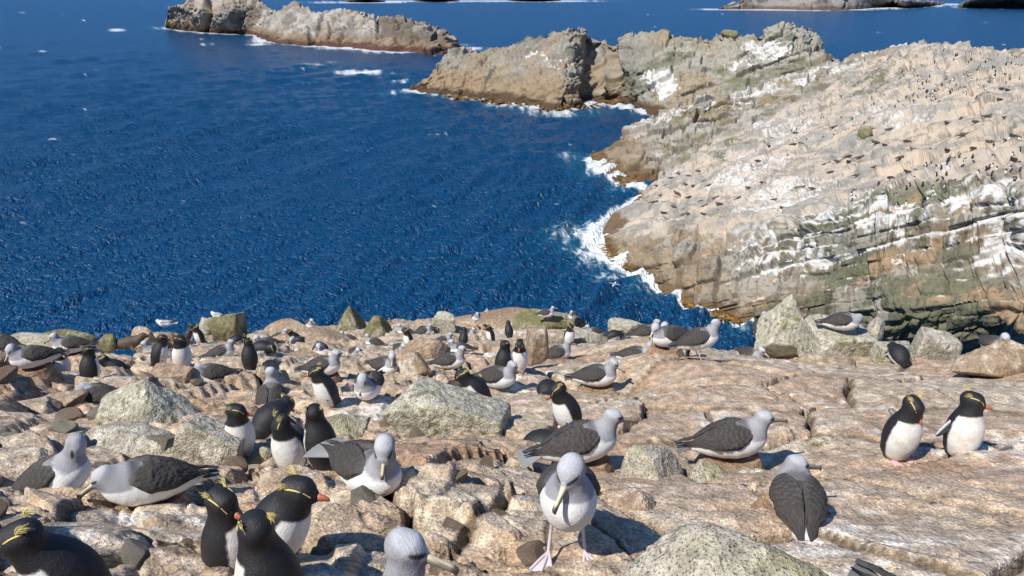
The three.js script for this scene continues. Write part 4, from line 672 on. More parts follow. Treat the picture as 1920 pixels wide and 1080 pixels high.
// loose stones in the cracks, and broken rock over the left half of the slope
const landmarks = [[1062, 950, 'standing front albatross'], [692, 880, 'fan-tailed albatross'], [283, 940, 'mound-nest albatross'], [112, 900, 'preening front-left albatross'], [728, 1040, 'bottom-edge albatross'], [1486, 960, 'back-turned albatross'], [1092, 840, 'dark-billed albatross behind the standing one'], [1372, 830, 'dark-billed albatross on the open slab'], [1120, 710, 'albatross on the broad reddish mound'], [846, 670, 'upright-necked albatross'], [722, 680, 'albatross above the pale boulder'], [610, 690, 'dark-winged nest albatross'], [508, 720, 'albatross seen from behind'], [395, 705, 'tucked-head albatross'], [62, 680, 'looking-down albatross at the left'], [838, 778, 'largest pale boulder'], [270, 775, 'big lichen-crusted boulder'], [400, 850, 'flat-faced grey boulder'], [1218, 893, 'egg-shaped boulder'], [1330, 910, 'ring-marked boulder'], [1405, 1060, 'bottom speckled boulder'], [550, 820, 'close penguin pair'], [480, 1000, 'near penguin group'], [1740, 800, 'standing penguin pair'], [958, 660, 'upright penguin pair'], [430, 617, 'tall dark green block'], [680, 612, 'green rim pair'], [832, 604, 'pale square rim boulder'], [1040, 607, 'mossy rim boulder'], [1300, 630, 'rim albatross group'], [1476, 604, 'large peaked boulder'], [60, 770, 'cropped left-edge albatross']];
const usedLabels = new Set();
function stoneLabel(p, kind) { const v = p.clone().sub(camera.position), zc = Math.max(.3, -(v.y * SP + v.z * CP)), x = 960 + FOC * v.x / zc, y = 540 - FOC * (v.y * CP - v.z * SP * 1) / zc; const near = landmarks.map((l) => [Math.hypot(l[0] - x, (l[1] - y) * 1.25), l]).sort((p, q) => p[0] - q[0]); let first = '';
  for (const [d, l] of near.slice(0, 5)) { const dx = x - l[0], dy = y - l[1], dir = Math.abs(dx) > 1.3 * Math.abs(dy) ? (dx < 0 ? 'left of' : 'right of') : dy < 0 ? (dx < 0 ? 'above and left of' : 'above and right of') : (dx < 0 ? 'below and left of' : 'below and right of'), text = kind + ' ' + (d > 75 ? 'well ' : 'just ') + dir + ' the ' + l[2]; first = first || text; if (!usedLabels.has(text)) { usedLabels.add(text); return text; } }
  return first; }
{
  const r = rng(611), protos = [0, 1, 2, 3, 4].map((i) => boulderGeo(200 + i, 1, .72, .85, { detail: 9, kind: i % 2 ? 'grey' : 'brown', scale: 6, rough: .7, faces: 9 }));
  for (let i = 0, n = 0; i < 4000 && n < 22; i++) {
    const a = (r() * 70 - 35) * DEG, h = 2.4 * Math.pow(5, r()), x = h * Math.sin(a), z = -h * Math.cos(a), sl = slabAt(x, z), k = 1 + h * .06;
    if (sl[1] > .05 * k || (x > .1 * h && r() < .9)) continue;
    const s = (.020 + .05 * r() * r()) * (1 + h * .03), b = mesh(numbered('loose_stone'), protos[Math.floor(r() * 5)], bedMat); b.scale.set(s * 1.3, s, s * 1.1); b.rotation.set(r() * .6, r() * 6, r() * .6); b.position.set(x, rockTop(x, z, sl) + s * .35, z); scene.add(b);
    tag(b, stoneLabel(b.position, 'small loose stone'), 'stone', 'loose stones in the cracks'); n++;
  }
  const mid = [0, 1, 2, 3, 4, 5, 6, 7].map((i) => boulderGeo(230 + i, 1, .74, .82, { detail: 16, kind: ['brown', 'grey', 'brown', 'brown'][i % 4], scale: 4.5, rough: .8, faces: 8, sharp: 28, block: i % 2 }));
  const keep = [...albatrosses, ...penguins].map((b) => { const p = at(b[0], b[1], b[2]); return [p.x, p.z]; }), seen = [...albatrosses, ...penguins];
  for (let i = 0, n = 0; i < 3000 && n < 85; i++) {
    const px = lerp(-20, 1050, Math.pow(r(), 1.2)), py = lerp(640, 1075, Math.pow(r(), .9)), q = hitGround(px, py), h = Math.hypot(q.x, q.z), s = (.045 + .085 * r() * r()) * (.55 + .45 * h / 5) * (px < 560 ? 1.5 : .9);
    if (px > 620 && r() < .55) continue;
    let ok = true; for (const [bx, by, bd] of seen) { const w = .36 * FOC / bd + s * FOC / h, up = .42 * FOC / bd; if (h < bd * 1.25 && Math.abs(px - bx) < w && py > by - up && py < by + 1.5 * s * FOC / h + 6) { ok = false; break; } } if (!ok) continue; for (const [x, z] of keep) { const dx = q.x - x, dz = q.z - z, reach = .30 + s; if (dx * dx + dz * dz < reach * reach || (Math.abs(dx + q.x / h * -dz * 0) < reach && dz > 0 && dz < .45 + s && Math.abs(dx - q.x / h * dz) < .3 + s)) { ok = false; break; } } if (!ok) continue;
    const pick = Math.floor(r() * 8), b = mesh(numbered('broken_rock'), mid[pick], r() < .6 ? bedMat : granMat); b.scale.set(s * (1.1 + .7 * r()), s * (.8 + .5 * r()), s * (1 + .4 * r())); b.rotation.set((r() - .5) * .7, r() * 6.28, (r() - .5) * .7); b.position.set(q.x, rockTop(q.x, q.z) + s * .18, q.z); scene.add(b); keep.push([q.x, q.z]);
    tag(b, stoneLabel(b.position, (s > .13 * (.55 + .45 * h / 5) ? 'large' : 'small') + ' ' + (pick % 4 === 1 ? 'grey' : 'tan') + ' rock'), 'stone', 'broken rock of the colony slope'); n++;
  }
}
// ---------------------------------------------------------------- birds
const downN = 512, dA = tileNoise(downN, 20, 4, 7, .7), dB = tileNoise(downN, 48, 2, 19, .7), downBump = texOf(downN, (i) => { const v = .55 * dA[i] + .45 * dB[i]; return [v, v, v]; }), downTex = texOf(downN, (i) => { const v = .96 + .14 * (dA[i] - .5) + .08 * (dB[i] - .5); return [v, v, v]; }, true);
const feather = new THREE.MeshStandardMaterial({ vertexColors: true, roughness: .85 });                      // wings, tails: relief is modelled
const plumage = new THREE.MeshStandardMaterial({ vertexColors: true, roughness: .9, map: downTex, bumpMap: downBump, bumpScale: .0045 });
const blackCoat = new THREE.MeshStandardMaterial({ vertexColors: true, roughness: .66 });
const coat = new THREE.MeshStandardMaterial({ vertexColors: true, roughness: .6, map: downTex, bumpMap: downBump, bumpScale: .0032 });
const hornMat = new THREE.MeshStandardMaterial({ vertexColors: true, roughness: .42 });
const eyeMat = new THREE.MeshStandardMaterial({ color: new THREE.Color(.008, .006, .005), roughness: .15 });
const redEyeMat = new THREE.MeshStandardMaterial({ color: new THREE.Color(.09, .02, .012), roughness: .2 });
const skinGrey = new THREE.MeshStandardMaterial({ color: new THREE.Color(.56, .49, .52), roughness: .6, side: THREE.DoubleSide });
const skinPink = new THREE.MeshStandardMaterial({ color: new THREE.Color(.66, .36, .36), roughness: .6 });
const skinDark = new THREE.MeshStandardMaterial({ color: new THREE.Color(.12, .11, .12), roughness: .6, side: THREE.DoubleSide });
const tuftMat = new THREE.MeshStandardMaterial({ color: new THREE.Color(.66, .55, .20), roughness: .8, side: THREE.DoubleSide });
function ringLoft(rings, colour) {                                            // rings: arrays of points, closed round, joined one after another and capped
  const n = rings[0].length, P = [], C = [], I = [];
  rings.forEach((r, j) => r.forEach((p, i) => { P.push(p.x, p.y, p.z); const c = colour(j / (rings.length - 1), i / n, p); C.push(...c); }));
  for (let j = 0; j < rings.length - 1; j++) for (let i = 0; i < n; i++) { const a = j * n + i, b = j * n + (i + 1) % n, c = a + n, d = b + n; I.push(a, b, c, b, d, c); }
  for (const [j, f] of [[0, 1], [rings.length - 1, 0]]) { const m = V(); rings[j].forEach((p) => m.add(p)); m.multiplyScalar(1 / n); const k = P.length / 3; P.push(m.x, m.y, m.z); C.push(...colour(j / (rings.length - 1), 0, m)); for (let i = 0; i < n; i++) { const a = j * n + i, b = j * n + (i + 1) % n; f ? I.push(k, b, a) : I.push(k, a, b); } }
  const g = new THREE.BufferGeometry(); g.setAttribute('position', new THREE.Float32BufferAttribute(P, 3)); g.setAttribute('color', new THREE.Float32BufferAttribute(C, 3)); g.setIndex(I); g.computeVertexNormals(); return g;
}
function headFrame(pos, yaw, pitch, roll = 0) { const m = new THREE.Matrix4().makeRotationFromEuler(new THREE.Euler(roll, yaw, pitch, 'YZX')); m.setPosition(pos); return m; }
const eyeGeo = new THREE.SphereGeometry(.0105, 10, 8);

function smoothChain(pts, n) { const c = new THREE.CatmullRomCurve3(pts.map(([x, y]) => V(x, y, 0))), cr = new THREE.CatmullRomCurve3(pts.map(([, , r], i) => V(i, r, 0))), o = []; for (let i = 0; i < n; i++) { const t = i / (n - 1), p = c.getPoint(t); o.push([p.x, p.y, cr.getPoint(t).y]); } return o; }
// albatross: faces +x, sits on y = 0. o: headX, headY, headZ, yaw, pitch (of the head), tilt (of the trunk), stand, cell, spread (tail)
function makeAlbatross(o) {
  const root = new THREE.Group(), cell = o.cell || .009, tilt = (o.tilt ?? 6) * DEG, lift = o.stand || 0, sq = o.squat ?? 0;
  const ct = Math.cos(tilt), st = Math.sin(tilt), T = (x, y) => [x * ct - (y - .15) * st, x * st + (y - .15) * ct + .15 + lift];   // trunk frame -> bird
  const sp = [[-.40, .150, .028], [-.30, .150, .062], [-.18, .152, .112], [-.02, .155, .150], [.10, .155, .140], [.165, .165, .112]];   // spine: x, y, radius
  const J = smoothChain(sp.map(([x, y, r]) => [...T(x, y), r]), 9);
  const hx = o.headX ?? .215, hy = (o.headY ?? .385) + lift, hz = o.headZ ?? 0, yaw = (o.yaw ?? 0) * DEG, pitch = (o.pitch ?? -18) * DEG;
  const M = headFrame(V(hx, hy, hz), yaw, pitch), Mi = M.clone().invert(), e = Mi.elements;
  const parts = []; for (let i = 0; i < J.length - 1; i++) parts.push(cone(J[i][0], J[i][1], 0, J[i][2], J[i + 1][0], J[i + 1][1], 0, J[i + 1][2]));
  const [nbx, nby] = T(.135, .225), mx = lerp(nbx, hx, .52) + .022, my = lerp(nby, hy, .52) , mz = hz * .35;
  const neck1 = cone(nbx, nby, 0, .090, mx, my, mz, .064), neck2 = cone(mx, my, mz, .063, hx - .012 * Math.cos(yaw), hy - .012, hz, .057);
  const head1 = cone(-.018, .002, 0, .0565, .016, .006, 0, .0535), head2 = cone(.02, 0, 0, .05, .070, -.012, 0, .030);
  const sdf = (x, y, z) => {
    const zz = z * .94 / (o.slim ?? 1); let d = 1e9; for (const p of parts) d = smin(d, p(x, y, zz), .02);
    let nk = smin(neck1(x, y, z), neck2(x, y, z), .04);
    const lx = e[0] * x + e[4] * y + e[8] * z + e[12], ly = e[1] * x + e[5] * y + e[9] * z + e[13], lz = e[2] * x + e[6] * y + e[10] * z + e[14];
    const hd = smin(head1(lx, ly, lz), head2(lx, ly, lz * 1.12), .03);
    nk = smin(nk, hd, .035); d = smin(d, nk, .055);
    if (!o.stand) d = -smin(-d, y - .004, .03) ;                              // flattened where it sits
    return d;
  };
  const spr = sp.map(([a, , r]) => [a, r]);
  const colour = (x, y, z) => {
    const lx = e[0] * x + e[4] * y + e[8] * z + e[12], ly = e[1] * x + e[5] * y + e[9] * z + e[13], lz = Math.abs(e[2] * x + e[6] * y + e[10] * z + e[14]);
    const tx = x * ct + (y - .15 - lift) * st, ty = -x * st + (y - .15 - lift) * ct + .15;       // back to the trunk frame
    const nz = .5 * noise(x * 26, y * 26, z * 26) + .5 * noise(x * 60, y * 60, z * 60);
    const white = [.86, .85, .83], grey = [.35, .35, .375], cap = [.50, .51, .535], mantle = [.066, .059, .056];
    const hd = Math.hypot(lx - .01, ly, lz);
    let c = white;
    // grey hood and neck, then the mantle between the wings
    const hood = sstep(.245, .198, Math.hypot(x - hx, (y - hy) * 0.92, z - hz) + .012 * nz + (ty < .2 ? (.2 - ty) * 2.4 : 0));
    c = mixc(c, grey, hood);
    const rel = (ty - .153) / Math.max(.03, pl(spr, tx)), back = sstep(.42, .58, rel + .05 * nz) * sstep(.135, .085, tx + .012 * nz) * sstep(-.36, -.33, tx); c = mixc(c, mantle, back * (tx > .02 ? .75 : 1));
    c = mixc(c, [.7, .69, .68], sstep(-.30, -.33, tx) * (ty > .15 ? 1 : 0) * .6);
    if (hd < .11) { c = mixc(c, cap, sstep(.006, .032, ly + .25 * lx + .004 * nz) * sstep(.1, .08, hd)); c = mixc(c, [.25, .25, .275], sstep(.012, -.012, ly) * sstep(.02, .05, lx + .02) * .6); }
    const bx = (lx - .057) / .033, by = (ly - .015 + .16 * (lx - .055)) / .0105; if (lz > .012) c = mixc(c, [.035, .033, .036], sstep(1.5, .55, bx * bx + by * by));
    const g = 1 + .05 * nz; return [c[0] * g, c[1] * g, c[2] * g];
  };
  const zr = Math.max(.2, Math.abs(hz) + .09), body = mesh('body', surfaceNets(sdf, [-.5, -.02, -zr], [Math.max(.36, hx + .12), Math.max(hy + .09, .4 + lift), zr], cell, colour), plumage, root);
  // bill
  { const S = [[.0, .0170, .020, -.022], [.025, .0145, .0165, -.019], [.06, .0118, .0128, -.0165], [.095, .0105, .0120, -.0150], [.112, .0105, .0130, -.0150], [.124, .0085, .0095, -.021], [.130, .005, .000, -.028], [.131, .002, -.012, -.031]];
    const g = ringLoft(S.map(([x, w, t, b]) => Array.from({ length: 10 }, (_, i) => { const a = i / 10 * 6.283, c = Math.cos(a), s = Math.sin(a); return V(.078 + x * 1.08, -.011 + 1.12 * (s > 0 ? t * Math.pow(s, .8) : b * Math.pow(-s, .8)), 1.1 * w * Math.sign(c) * Math.pow(Math.abs(c), .8)); })),
      (t, u, p) => { const ridgeTop = p.y + .010 > .009 ? 1 : 0; let c = mixc([.22, .195, .15], [.58, .50, .33], ridgeTop); if (p.y < -.024) c = mixc(c, [.50, .44, .3], .6); if (p.x > .196) c = [.07, .06, .05]; return o.darkBill ? mixc(c, [.13, .105, .085], .75) : c; });
    const b = mesh('bill', g, hornMat, root); b.applyMatrix4(M); }
  for (const s of [-1, 1]) { const b = mesh('eye', eyeGeo, eyeMat, root); b.position.set(.041, .0125, s * .0405).applyMatrix4(M); }
  // folded wings: rows of coverts over long flight feathers
  for (const s of [-1, 1]) {
    const nu = o.fineWing === false ? 40 : 84, nv = o.fineWing === false ? 16 : 30, P = [], C = [], I = [];
    const rad = (x) => pl(sp.map(([a, , r]) => [a, r]), x), cy = (x) => pl(sp.map(([a, y]) => [a, y]), x);
    const put = (u, v, out) => {
      const x = .158 - .655 * u, th0 = lerp(64, 93, sstep(0, .3, u)) - 36 * sstep(.72, 1, u), th1 = lerp(38, 4, sstep(0, .28, u)) + 44 * sstep(.42, 1, u) , th = lerp(th0, th1, v) * DEG;
      const r = (x > -.34 ? rad(Math.max(x, -.34)) : .046) * (1 - .0 * u) * lerp(1, .62, sstep(.86, 1, u)) + lerp(-.012, .009 + .018 * Math.sin(Math.PI * clamp(u * 1.15)), sstep(0, .13, u) * (1 - .55 * sstep(.85, 1, v) * sstep(.6, .3, u)) * sstep(-.05, .12, v + sstep(.3, .6, u)));
      let rel = 0, edge = 0;
      const a = u * 15 + .4 * Math.sin(v * 9), row = Math.floor(a), b = v * 8 + (row % 2) * .5 + .35 * noise(row * 3.1, v * 3, s), fb = b - Math.floor(b), fa = a - row + .55 * Math.pow(Math.abs(fb - .5) * 2, 2) * .8;
      if (u < .62) { rel = .0065 * (fa % 1); edge = sstep(.72, 1, fa % 1); }
      const f2 = v * 8.5 - u * 2.2 + .3 * noise(v * 4, u * 2, s * 5), fr = f2 - Math.floor(f2); const w2 = sstep(.46, .62, u);
      rel = lerp(rel, .008 * fr, w2); edge = lerp(edge, sstep(.82, .98, fr), w2);
      const R = r + out * (rel + .006 * noise(x * 18, v * 5, s * 3)) - (1 - out) * .014;
      const tail = sstep(-.28, -.497, x), yy = cy(Math.max(x, -.4)) + R * Math.sin(th) * lerp(1.02, .8, tail) + .012 * tail, zz = s * (R * Math.cos(th) * 1.05 + .006 + .006 * (1 - tail)) * (o.slim ?? 1);
      const [X, Y] = T(x, yy); P.push(X, Y, zz);
      const shade = noise(x * 14 + 3, v * 7, s * 2) * .5 + noise(x * 50, v * 30, 4) * .5;
      let c = mixc([.028, .024, .022], [.050, .043, .039], clamp(.5 + shade)); c = mixc(c, [.10, .089, .081], edge * .7); c = mixc(c, [.13, .122, .12], sstep(.16, .02, u) * .8 + sstep(.25, .02, v) * sstep(.5, .1, u) * .5); c = mixc(c, [.04, .037, .036], sstep(.7, .9, u) * .6);
      C.push(c[0], c[1], c[2]);
    };
    for (let k = 1; k >= 0; k--) for (let j = 0; j <= nu; j++) for (let i = 0; i <= nv; i++) put(j / nu, i / nv, k);
    const w = nv + 1, L = w * (nu + 1), q = (a, b, c, d) => s > 0 ? I.push(a, c, b, b, c, d) : I.push(a, b, c, b, d, c);
    for (let j = 0; j < nu; j++) for (let i = 0; i < nv; i++) { const a = j * w + i; q(a, a + 1, a + w, a + w + 1); q(L + a + 1, L + a, L + a + w + 1, L + a + w); }
    for (let j = 0; j < nu; j++) { const a = j * w, b = a + nv; q(L + a, a, L + a + w, a + w); q(b, L + b, b + w, L + b + w); }
    for (let i = 0; i < nv; i++) { const b = nu * w + i; q(i + L, i + 1 + L, i, i + 1); q(b, b + 1, b + L, b + 1 + L); }
    const g = new THREE.BufferGeometry(); g.setAttribute('position', new THREE.Float32BufferAttribute(P, 3)); g.setAttribute('color', new THREE.Float32BufferAttribute(C, 3)); g.setIndex(I); g.computeVertexNormals();
    mesh('wing', g, feather, root);
  }
  // tail: a short fan
  { const P = [], C = [], I = [], n = 24, sprd = o.spread ?? .34, L = o.spread ? .20 : .15;
    for (let k = 0; k < 2; k++) for (let j = 0; j <= 6; j++) for (let i = 0; i <= n; i++) { const u = j / 6, a = (i / n - .5) * 2 * sprd, f = i / n * 8, fr = f - Math.floor(f), [X, Y] = T(-.345 - (L * u) * Math.cos(a) , .150 + .018 * Math.cos(a * 2.5) - .01 * u + .004 * fr - k * .007 * (1 - u * .7)); P.push(X, Y, Math.sin(a) * (.10 + L * u) * 1.0); const c = o.spread ? [.27, .265, .27] : [.16, .155, .155]; const g = (1 - .35 * sstep(.85, 1, fr)) * (1 - .25 * u); C.push(c[0] * g, c[1] * g, c[2] * g); }
    const w = n + 1, Q = 7 * w; for (let j = 0; j < 6; j++) for (let i = 0; i < n; i++) { const a = j * w + i; I.push(a, a + 1, a + w, a + 1, a + w + 1, a + w, Q + a + 1, Q + a, Q + a + w, Q + a + w + 1, Q + a + 1, Q + a + w); }
    for (let i = 0; i < n; i++) { const a = 6 * w + i; I.push(a, a + 1, a + Q, a + 1, a + 1 + Q, a + Q); }
    const g = new THREE.BufferGeometry(); g.setAttribute('position', new THREE.Float32BufferAttribute(P, 3)); g.setAttribute('color', new THREE.Float32BufferAttribute(C, 3)); g.setIndex(I); g.computeVertexNormals(); mesh('tail', g, new THREE.MeshStandardMaterial({ vertexColors: true, roughness: .85, side: THREE.DoubleSide }), root); }
  if (o.stand || o.foot) for (const s of o.stand ? [-1, 1] : [o.foot]) {
    const fx = o.stand ? .035 : -.20, fz = s * (o.stand ? .095 : .09), [kx, ky] = T(-.02, .10), leg = new THREE.TubeGeometry(new THREE.CatmullRomCurve3([V(kx, ky - .04, s * .075), V(kx - .015, lift * .62, s * .084), V(fx - .012, .016, fz)]), 12, .0085, 8);
    const parentLeg = o.stand ? mesh('leg', leg, skinGrey, root) : root;
    const toes = [[-.42, .105], [0, .118], [.42, .105]].map(([a, l]) => V(Math.cos(a) * l, 0, Math.sin(a) * l)), P = [V(-.012, .016, 0)], gs = [];
    const web = [], A = V(-.008, .014, 0), nrm = []; const PP = [], II = [];
    PP.push(A.x, A.y, A.z); const arc = []; for (let i = 0; i <= 12; i++) { const t = i / 12 * 2, k = Math.min(1, Math.floor(t)), f = t - k, p = toes[k].clone().lerp(toes[k + 1], f); p.multiplyScalar(1 - .10 * Math.sin(f * Math.PI)); p.y = .004; arc.push(p); PP.push(p.x, p.y, p.z); } PP.push(A.x, 0.001, A.z); arc.forEach((p) => PP.push(p.x, .0005, p.z));
    for (let i = 1; i <= 12; i++) { II.push(0, i + 1, i); II.push(14, 14 + i, 15 + i); II.push(i, i + 1, 14 + i, i + 1, 15 + i, 14 + i); }
    const wg = new THREE.BufferGeometry(); wg.setAttribute('position', new THREE.Float32BufferAttribute(PP, 3)); wg.setIndex(II); wg.computeVertexNormals(); gs.push(wg);
    for (const t of toes) { const g = new THREE.TubeGeometry(new THREE.CatmullRomCurve3([A, A.clone().lerp(t, .5).setY(.012), t.clone().setY(.005)]), 8, .0058, 6); g.deleteAttribute('uv'); gs.push(g); }
    const f = mesh('foot', mergeGeometries(gs), o.stand ? skinGrey : skinDark, parentLeg); f.position.set(fx, .003, fz); f.scale.setScalar(o.big || 1.15); f.rotation.y = -s * .28; if (!o.stand) { f.rotation.y = Math.PI + s * .5; f.rotation.x = s * .5; f.position.y = .045; }
  }
  return root;
}

// crested penguin: faces +x, stands on y = 0. o: lean (of the trunk), hunch, yaw, pitch of the head, flip (how far the flippers stand off), crest, cell
function makePenguin(o) {
  const root = new THREE.Group(), cell = o.cell || .009, lean = (o.lean ?? 4) * DEG, hunch = o.hunch ?? 0, yaw = (o.yaw ?? 0) * DEG, pitch = (o.pitch ?? -12) * DEG;
  const chain = [[-.005, .085, .092], [.0, .17, .116], [.008, .265, .112], [.016, .345, .083], [.020, .400, .056]].map(([x, y, r], i) => { const a = lean * (1 + .10 * i), s = 1 - hunch * .20; return [x * Math.cos(a) + (y - .06) * s * Math.sin(a), .06 + (y - .06) * s * Math.cos(a) - x * Math.sin(a), r * (1 + hunch * .10)]; });
  const N = chain[4], neckLen = o.neck ?? .066, hd = V(N[0] + Math.sin(lean * 1.2) * neckLen + (o.headX ?? 0), N[1] + Math.cos(lean * 1.2) * neckLen * (1 - hunch * .4) + (o.headY ?? 0), o.headZ ?? 0);
  const HS = 1.16, M = headFrame(hd, yaw, pitch).scale(V(HS, HS, HS)), e = M.clone().invert().elements;
  const fineChain = smoothChain(chain, 8), parts = []; for (let i = 0; i < 7; i++) parts.push(cone(fineChain[i][0], fineChain[i][1], 0, fineChain[i][2], fineChain[i + 1][0], fineChain[i + 1][1], 0, fineChain[i + 1][2]));
  const nk = cone(N[0], N[1], 0, .055, hd.x, hd.y, hd.z, .048), h1 = cone(-.018, .006, 0, .0525, .014, .006, 0, .0505), h2 = cone(.02, -.002, 0, .044, .056, -.014, 0, .024);
  const t0 = chain[0], tail = cone(t0[0] - .05, t0[1] - .01, 0, .05, t0[0] - .115, Math.max(.03, t0[1] - .055), 0, .016);
  const sdf = (x, y, z) => { let d = 1e9; for (const p of parts) d = smin(d, p(x, y, z * .96), .02); d = smin(d, tail(x, y, z * .7), .045); const lx = e[0] * x + e[4] * y + e[8] * z + e[12], ly = e[1] * x + e[5] * y + e[9] * z + e[13], lz = e[2] * x + e[6] * y + e[10] * z + e[14]; let k = smin(nk(x, y, z), smin(h1(lx, ly, lz), h2(lx, ly, lz), .025) * HS, .03); d = smin(d, k, .04); return -smin(-d, y - .006, .02); };
  const colour = (x, y, z) => {
    let best = 1e9, tt = 0, cx = 0, cyy = 0, ax = 0, ay = 1;
    for (let i = 0; i < 4; i++) { const [x0, y0] = chain[i], [x1, y1] = chain[i + 1], dx = x1 - x0, dy = y1 - y0, l2 = dx * dx + dy * dy, t = clamp(((x - x0) * dx + (y - y0) * dy) / l2), d = (x - x0 - dx * t) ** 2 + (y - y0 - dy * t) ** 2 + z * z; if (d < best) { best = d; tt = i + t; cx = x0 + dx * t; cyy = y0 + dy * t; const l = Math.sqrt(l2); ax = dx / l; ay = dy / l; } }
    const fx = ay, fy = -ax, ox = x - cx, oy = y - cyy, len = Math.hypot(ox, oy, z) || 1, front = (ox * fx + oy * fy) / len, nz = noise(x * 40, y * 40, z * 40);
    const lx = e[0] * x + e[4] * y + e[8] * z + e[12], ly = e[1] * x + e[5] * y + e[9] * z + e[13], lz = Math.abs(e[2] * x + e[6] * y + e[10] * z + e[14]);
    const inHead = Math.hypot(lx + .004, ly + .004, lz) < .092 ? 1 : 0;
    let w = sstep(-.06, .06, front + .05 * nz) * sstep(3.72, 3.52, tt + .05 * nz + (1 - front) * .35);
    if (inHead) w *= sstep(.078, .092, Math.hypot(lx + .004, ly + .004, lz));
    const blk = [.0125, .012, .0145], wt = mixc([.84, .825, .795], [.60, .50, .38], .55 * sstep(.0, .4, noise(x * 9, y * 9, z * 9) + .5 * nz));
    let c = mixc(blk, wt, w);
    // yellow brow stripe, pink skin at the gape
    const s1 = ly - (.020 + .10 * (.04 - lx)), st = sstep(.0085, .004, Math.abs(s1)) * sstep(-.045, -.03, lx) * sstep(.068, .056, lx) * (lz > .012 ? 1 : 0); 
    const g = 1 + .10 * nz; return [c[0] * g, c[1] * g, c[2] * g];
  };
  const body = mesh('body', surfaceNets(sdf, [Math.min(-.26, hd.x - .2), -.02, -.18], [Math.max(.24, hd.x + .12, N[0] + .14), Math.max(hd.y + .09, ...chain.map((c) => c[1] + c[2] + .02)), .18], cell, colour), coat, root);
  { const S = [[0, .0145, .0165, -.017], [.018, .0125, .015, -.0155], [.034, .0095, .0115, -.0125], [.047, .006, .005, -.012], [.054, .002, -.006, -.011]];
    const g = ringLoft(S.map(([x, w, t, b]) => Array.from({ length: 9 }, (_, i) => { const a = i / 9 * 6.283, c = Math.cos(a), s = Math.sin(a); return V(.066 + x, -.014 + (s > 0 ? t * s : -b * s), w * c); })), (t, u, p) => t < .12 ? [.60, .26, .24] : mixc([.43, .135, .06], [.33, .10, .05], t)); mesh('bill', g, hornMat, root).applyMatrix4(M); }
  for (const s of [-1, 1]) { const b = mesh('eye', eyeGeo, redEyeMat, root); b.position.set(.030, .009, s * .0415).applyMatrix4(M); }
  if (o.crest !== false) for (const s of [-1, 1]) {
    const gs = [], r = rng(31 + s); for (let i = 0; i < 20; i++) { const L = .026 + .032 * r(), up = (r() - .35) * .04, out = .004 + .024 * r(), p0 = V(-.022 + .012 * r(), .028 + .006 * r(), s * .036), p2 = p0.clone().add(V(-L, up + .012, s * out)), p1 = p0.clone().lerp(p2, .5).add(V(0, .014, s * .004)); const c = new THREE.CatmullRomCurve3([p0, p1, p2]); const g = new THREE.TubeGeometry(c, 6, .0016, 4); const A = g.attributes.position, seg = 5; for (let k = 0; k < A.count; k++) { const j = Math.floor(k / seg), q = c.getPoint(j / 6), f = 1 - .8 * j / 6; A.setXYZ(k, q.x + (A.getX(k) - q.x) * f, q.y + (A.getY(k) - q.y) * f, q.z + (A.getZ(k) - q.z) * f); } gs.push(g); }
    const c = new THREE.CatmullRomCurve3([V(.058, .004, s * .030), V(.036, .026, s * .040), V(.0, .036, s * .0445), V(-.034, .034, s * .043)]), g = new THREE.TubeGeometry(c, 10, .0034, 6); gs.push(g);
    mesh('crest', mergeGeometries(gs), tuftMat, root).applyMatrix4(M); }
  // flippers
  const [shx, shy] = [lerp(chain[2][0], chain[3][0], .65) - .012, lerp(chain[2][1], chain[3][1], .65)];
  for (const s of [-1, 1]) {
    const off = ((Array.isArray(o.flip) ? o.flip[s > 0 ? 1 : 0] : o.flip) ?? 9) * DEG, R = [[0, .012, .020], [.03, .011, .029], [.08, .008, .029], [.13, .006, .024], [.165, .005, .016], [.182, .003, .006]];
    const g = ringLoft(R.map(([l, t, w]) => Array.from({ length: 10 }, (_, i) => { const a = i / 10 * 6.283; return V(Math.sin(a) * w - .10 * l, -l, Math.cos(a) * t * s); })), (t, u, p) => { const ed = p.x + .10 * -p.y * 1 < -.017 + .012 * t ? 1 : 0, inner = p.z * s < -.002 ? 1 : 0; return inner ? [.45, .44, .43] : ed ? [.6, .6, .6] : [.016, .016, .022]; });
    const f = mesh('flipper', g, blackCoat, root); f.position.set(shx, shy, s * .088); f.rotation.set(-s * off, 0, lean * 1.1 + (o.swing ?? -.12), 'ZXY'); }
  if (o.feet !== false) for (const s of [-1, 1]) {
    const gs = []; for (const a of [-.38, 0, .38]) { const g = new THREE.CapsuleGeometry(.011, .05, 3, 6); g.rotateZ(Math.PI / 2); g.translate(.034, 0, 0); g.rotateY(-a); g.scale(1, .8, 1); gs.push(g); } const w = new THREE.SphereGeometry(.028, 10, 6); w.scale(1.45, .38, 1.05); w.translate(.024, .0, 0); gs.push(w.toNonIndexed ? w : w);
    const f = mesh('foot', mergeGeometries(gs.map((g) => { g.deleteAttribute('uv'); return g.index ? g.toNonIndexed() : g; })), skinPink, root); f.position.set(.035, .011, s * .052); f.rotation.y = -s * .25; }
  return root;
}
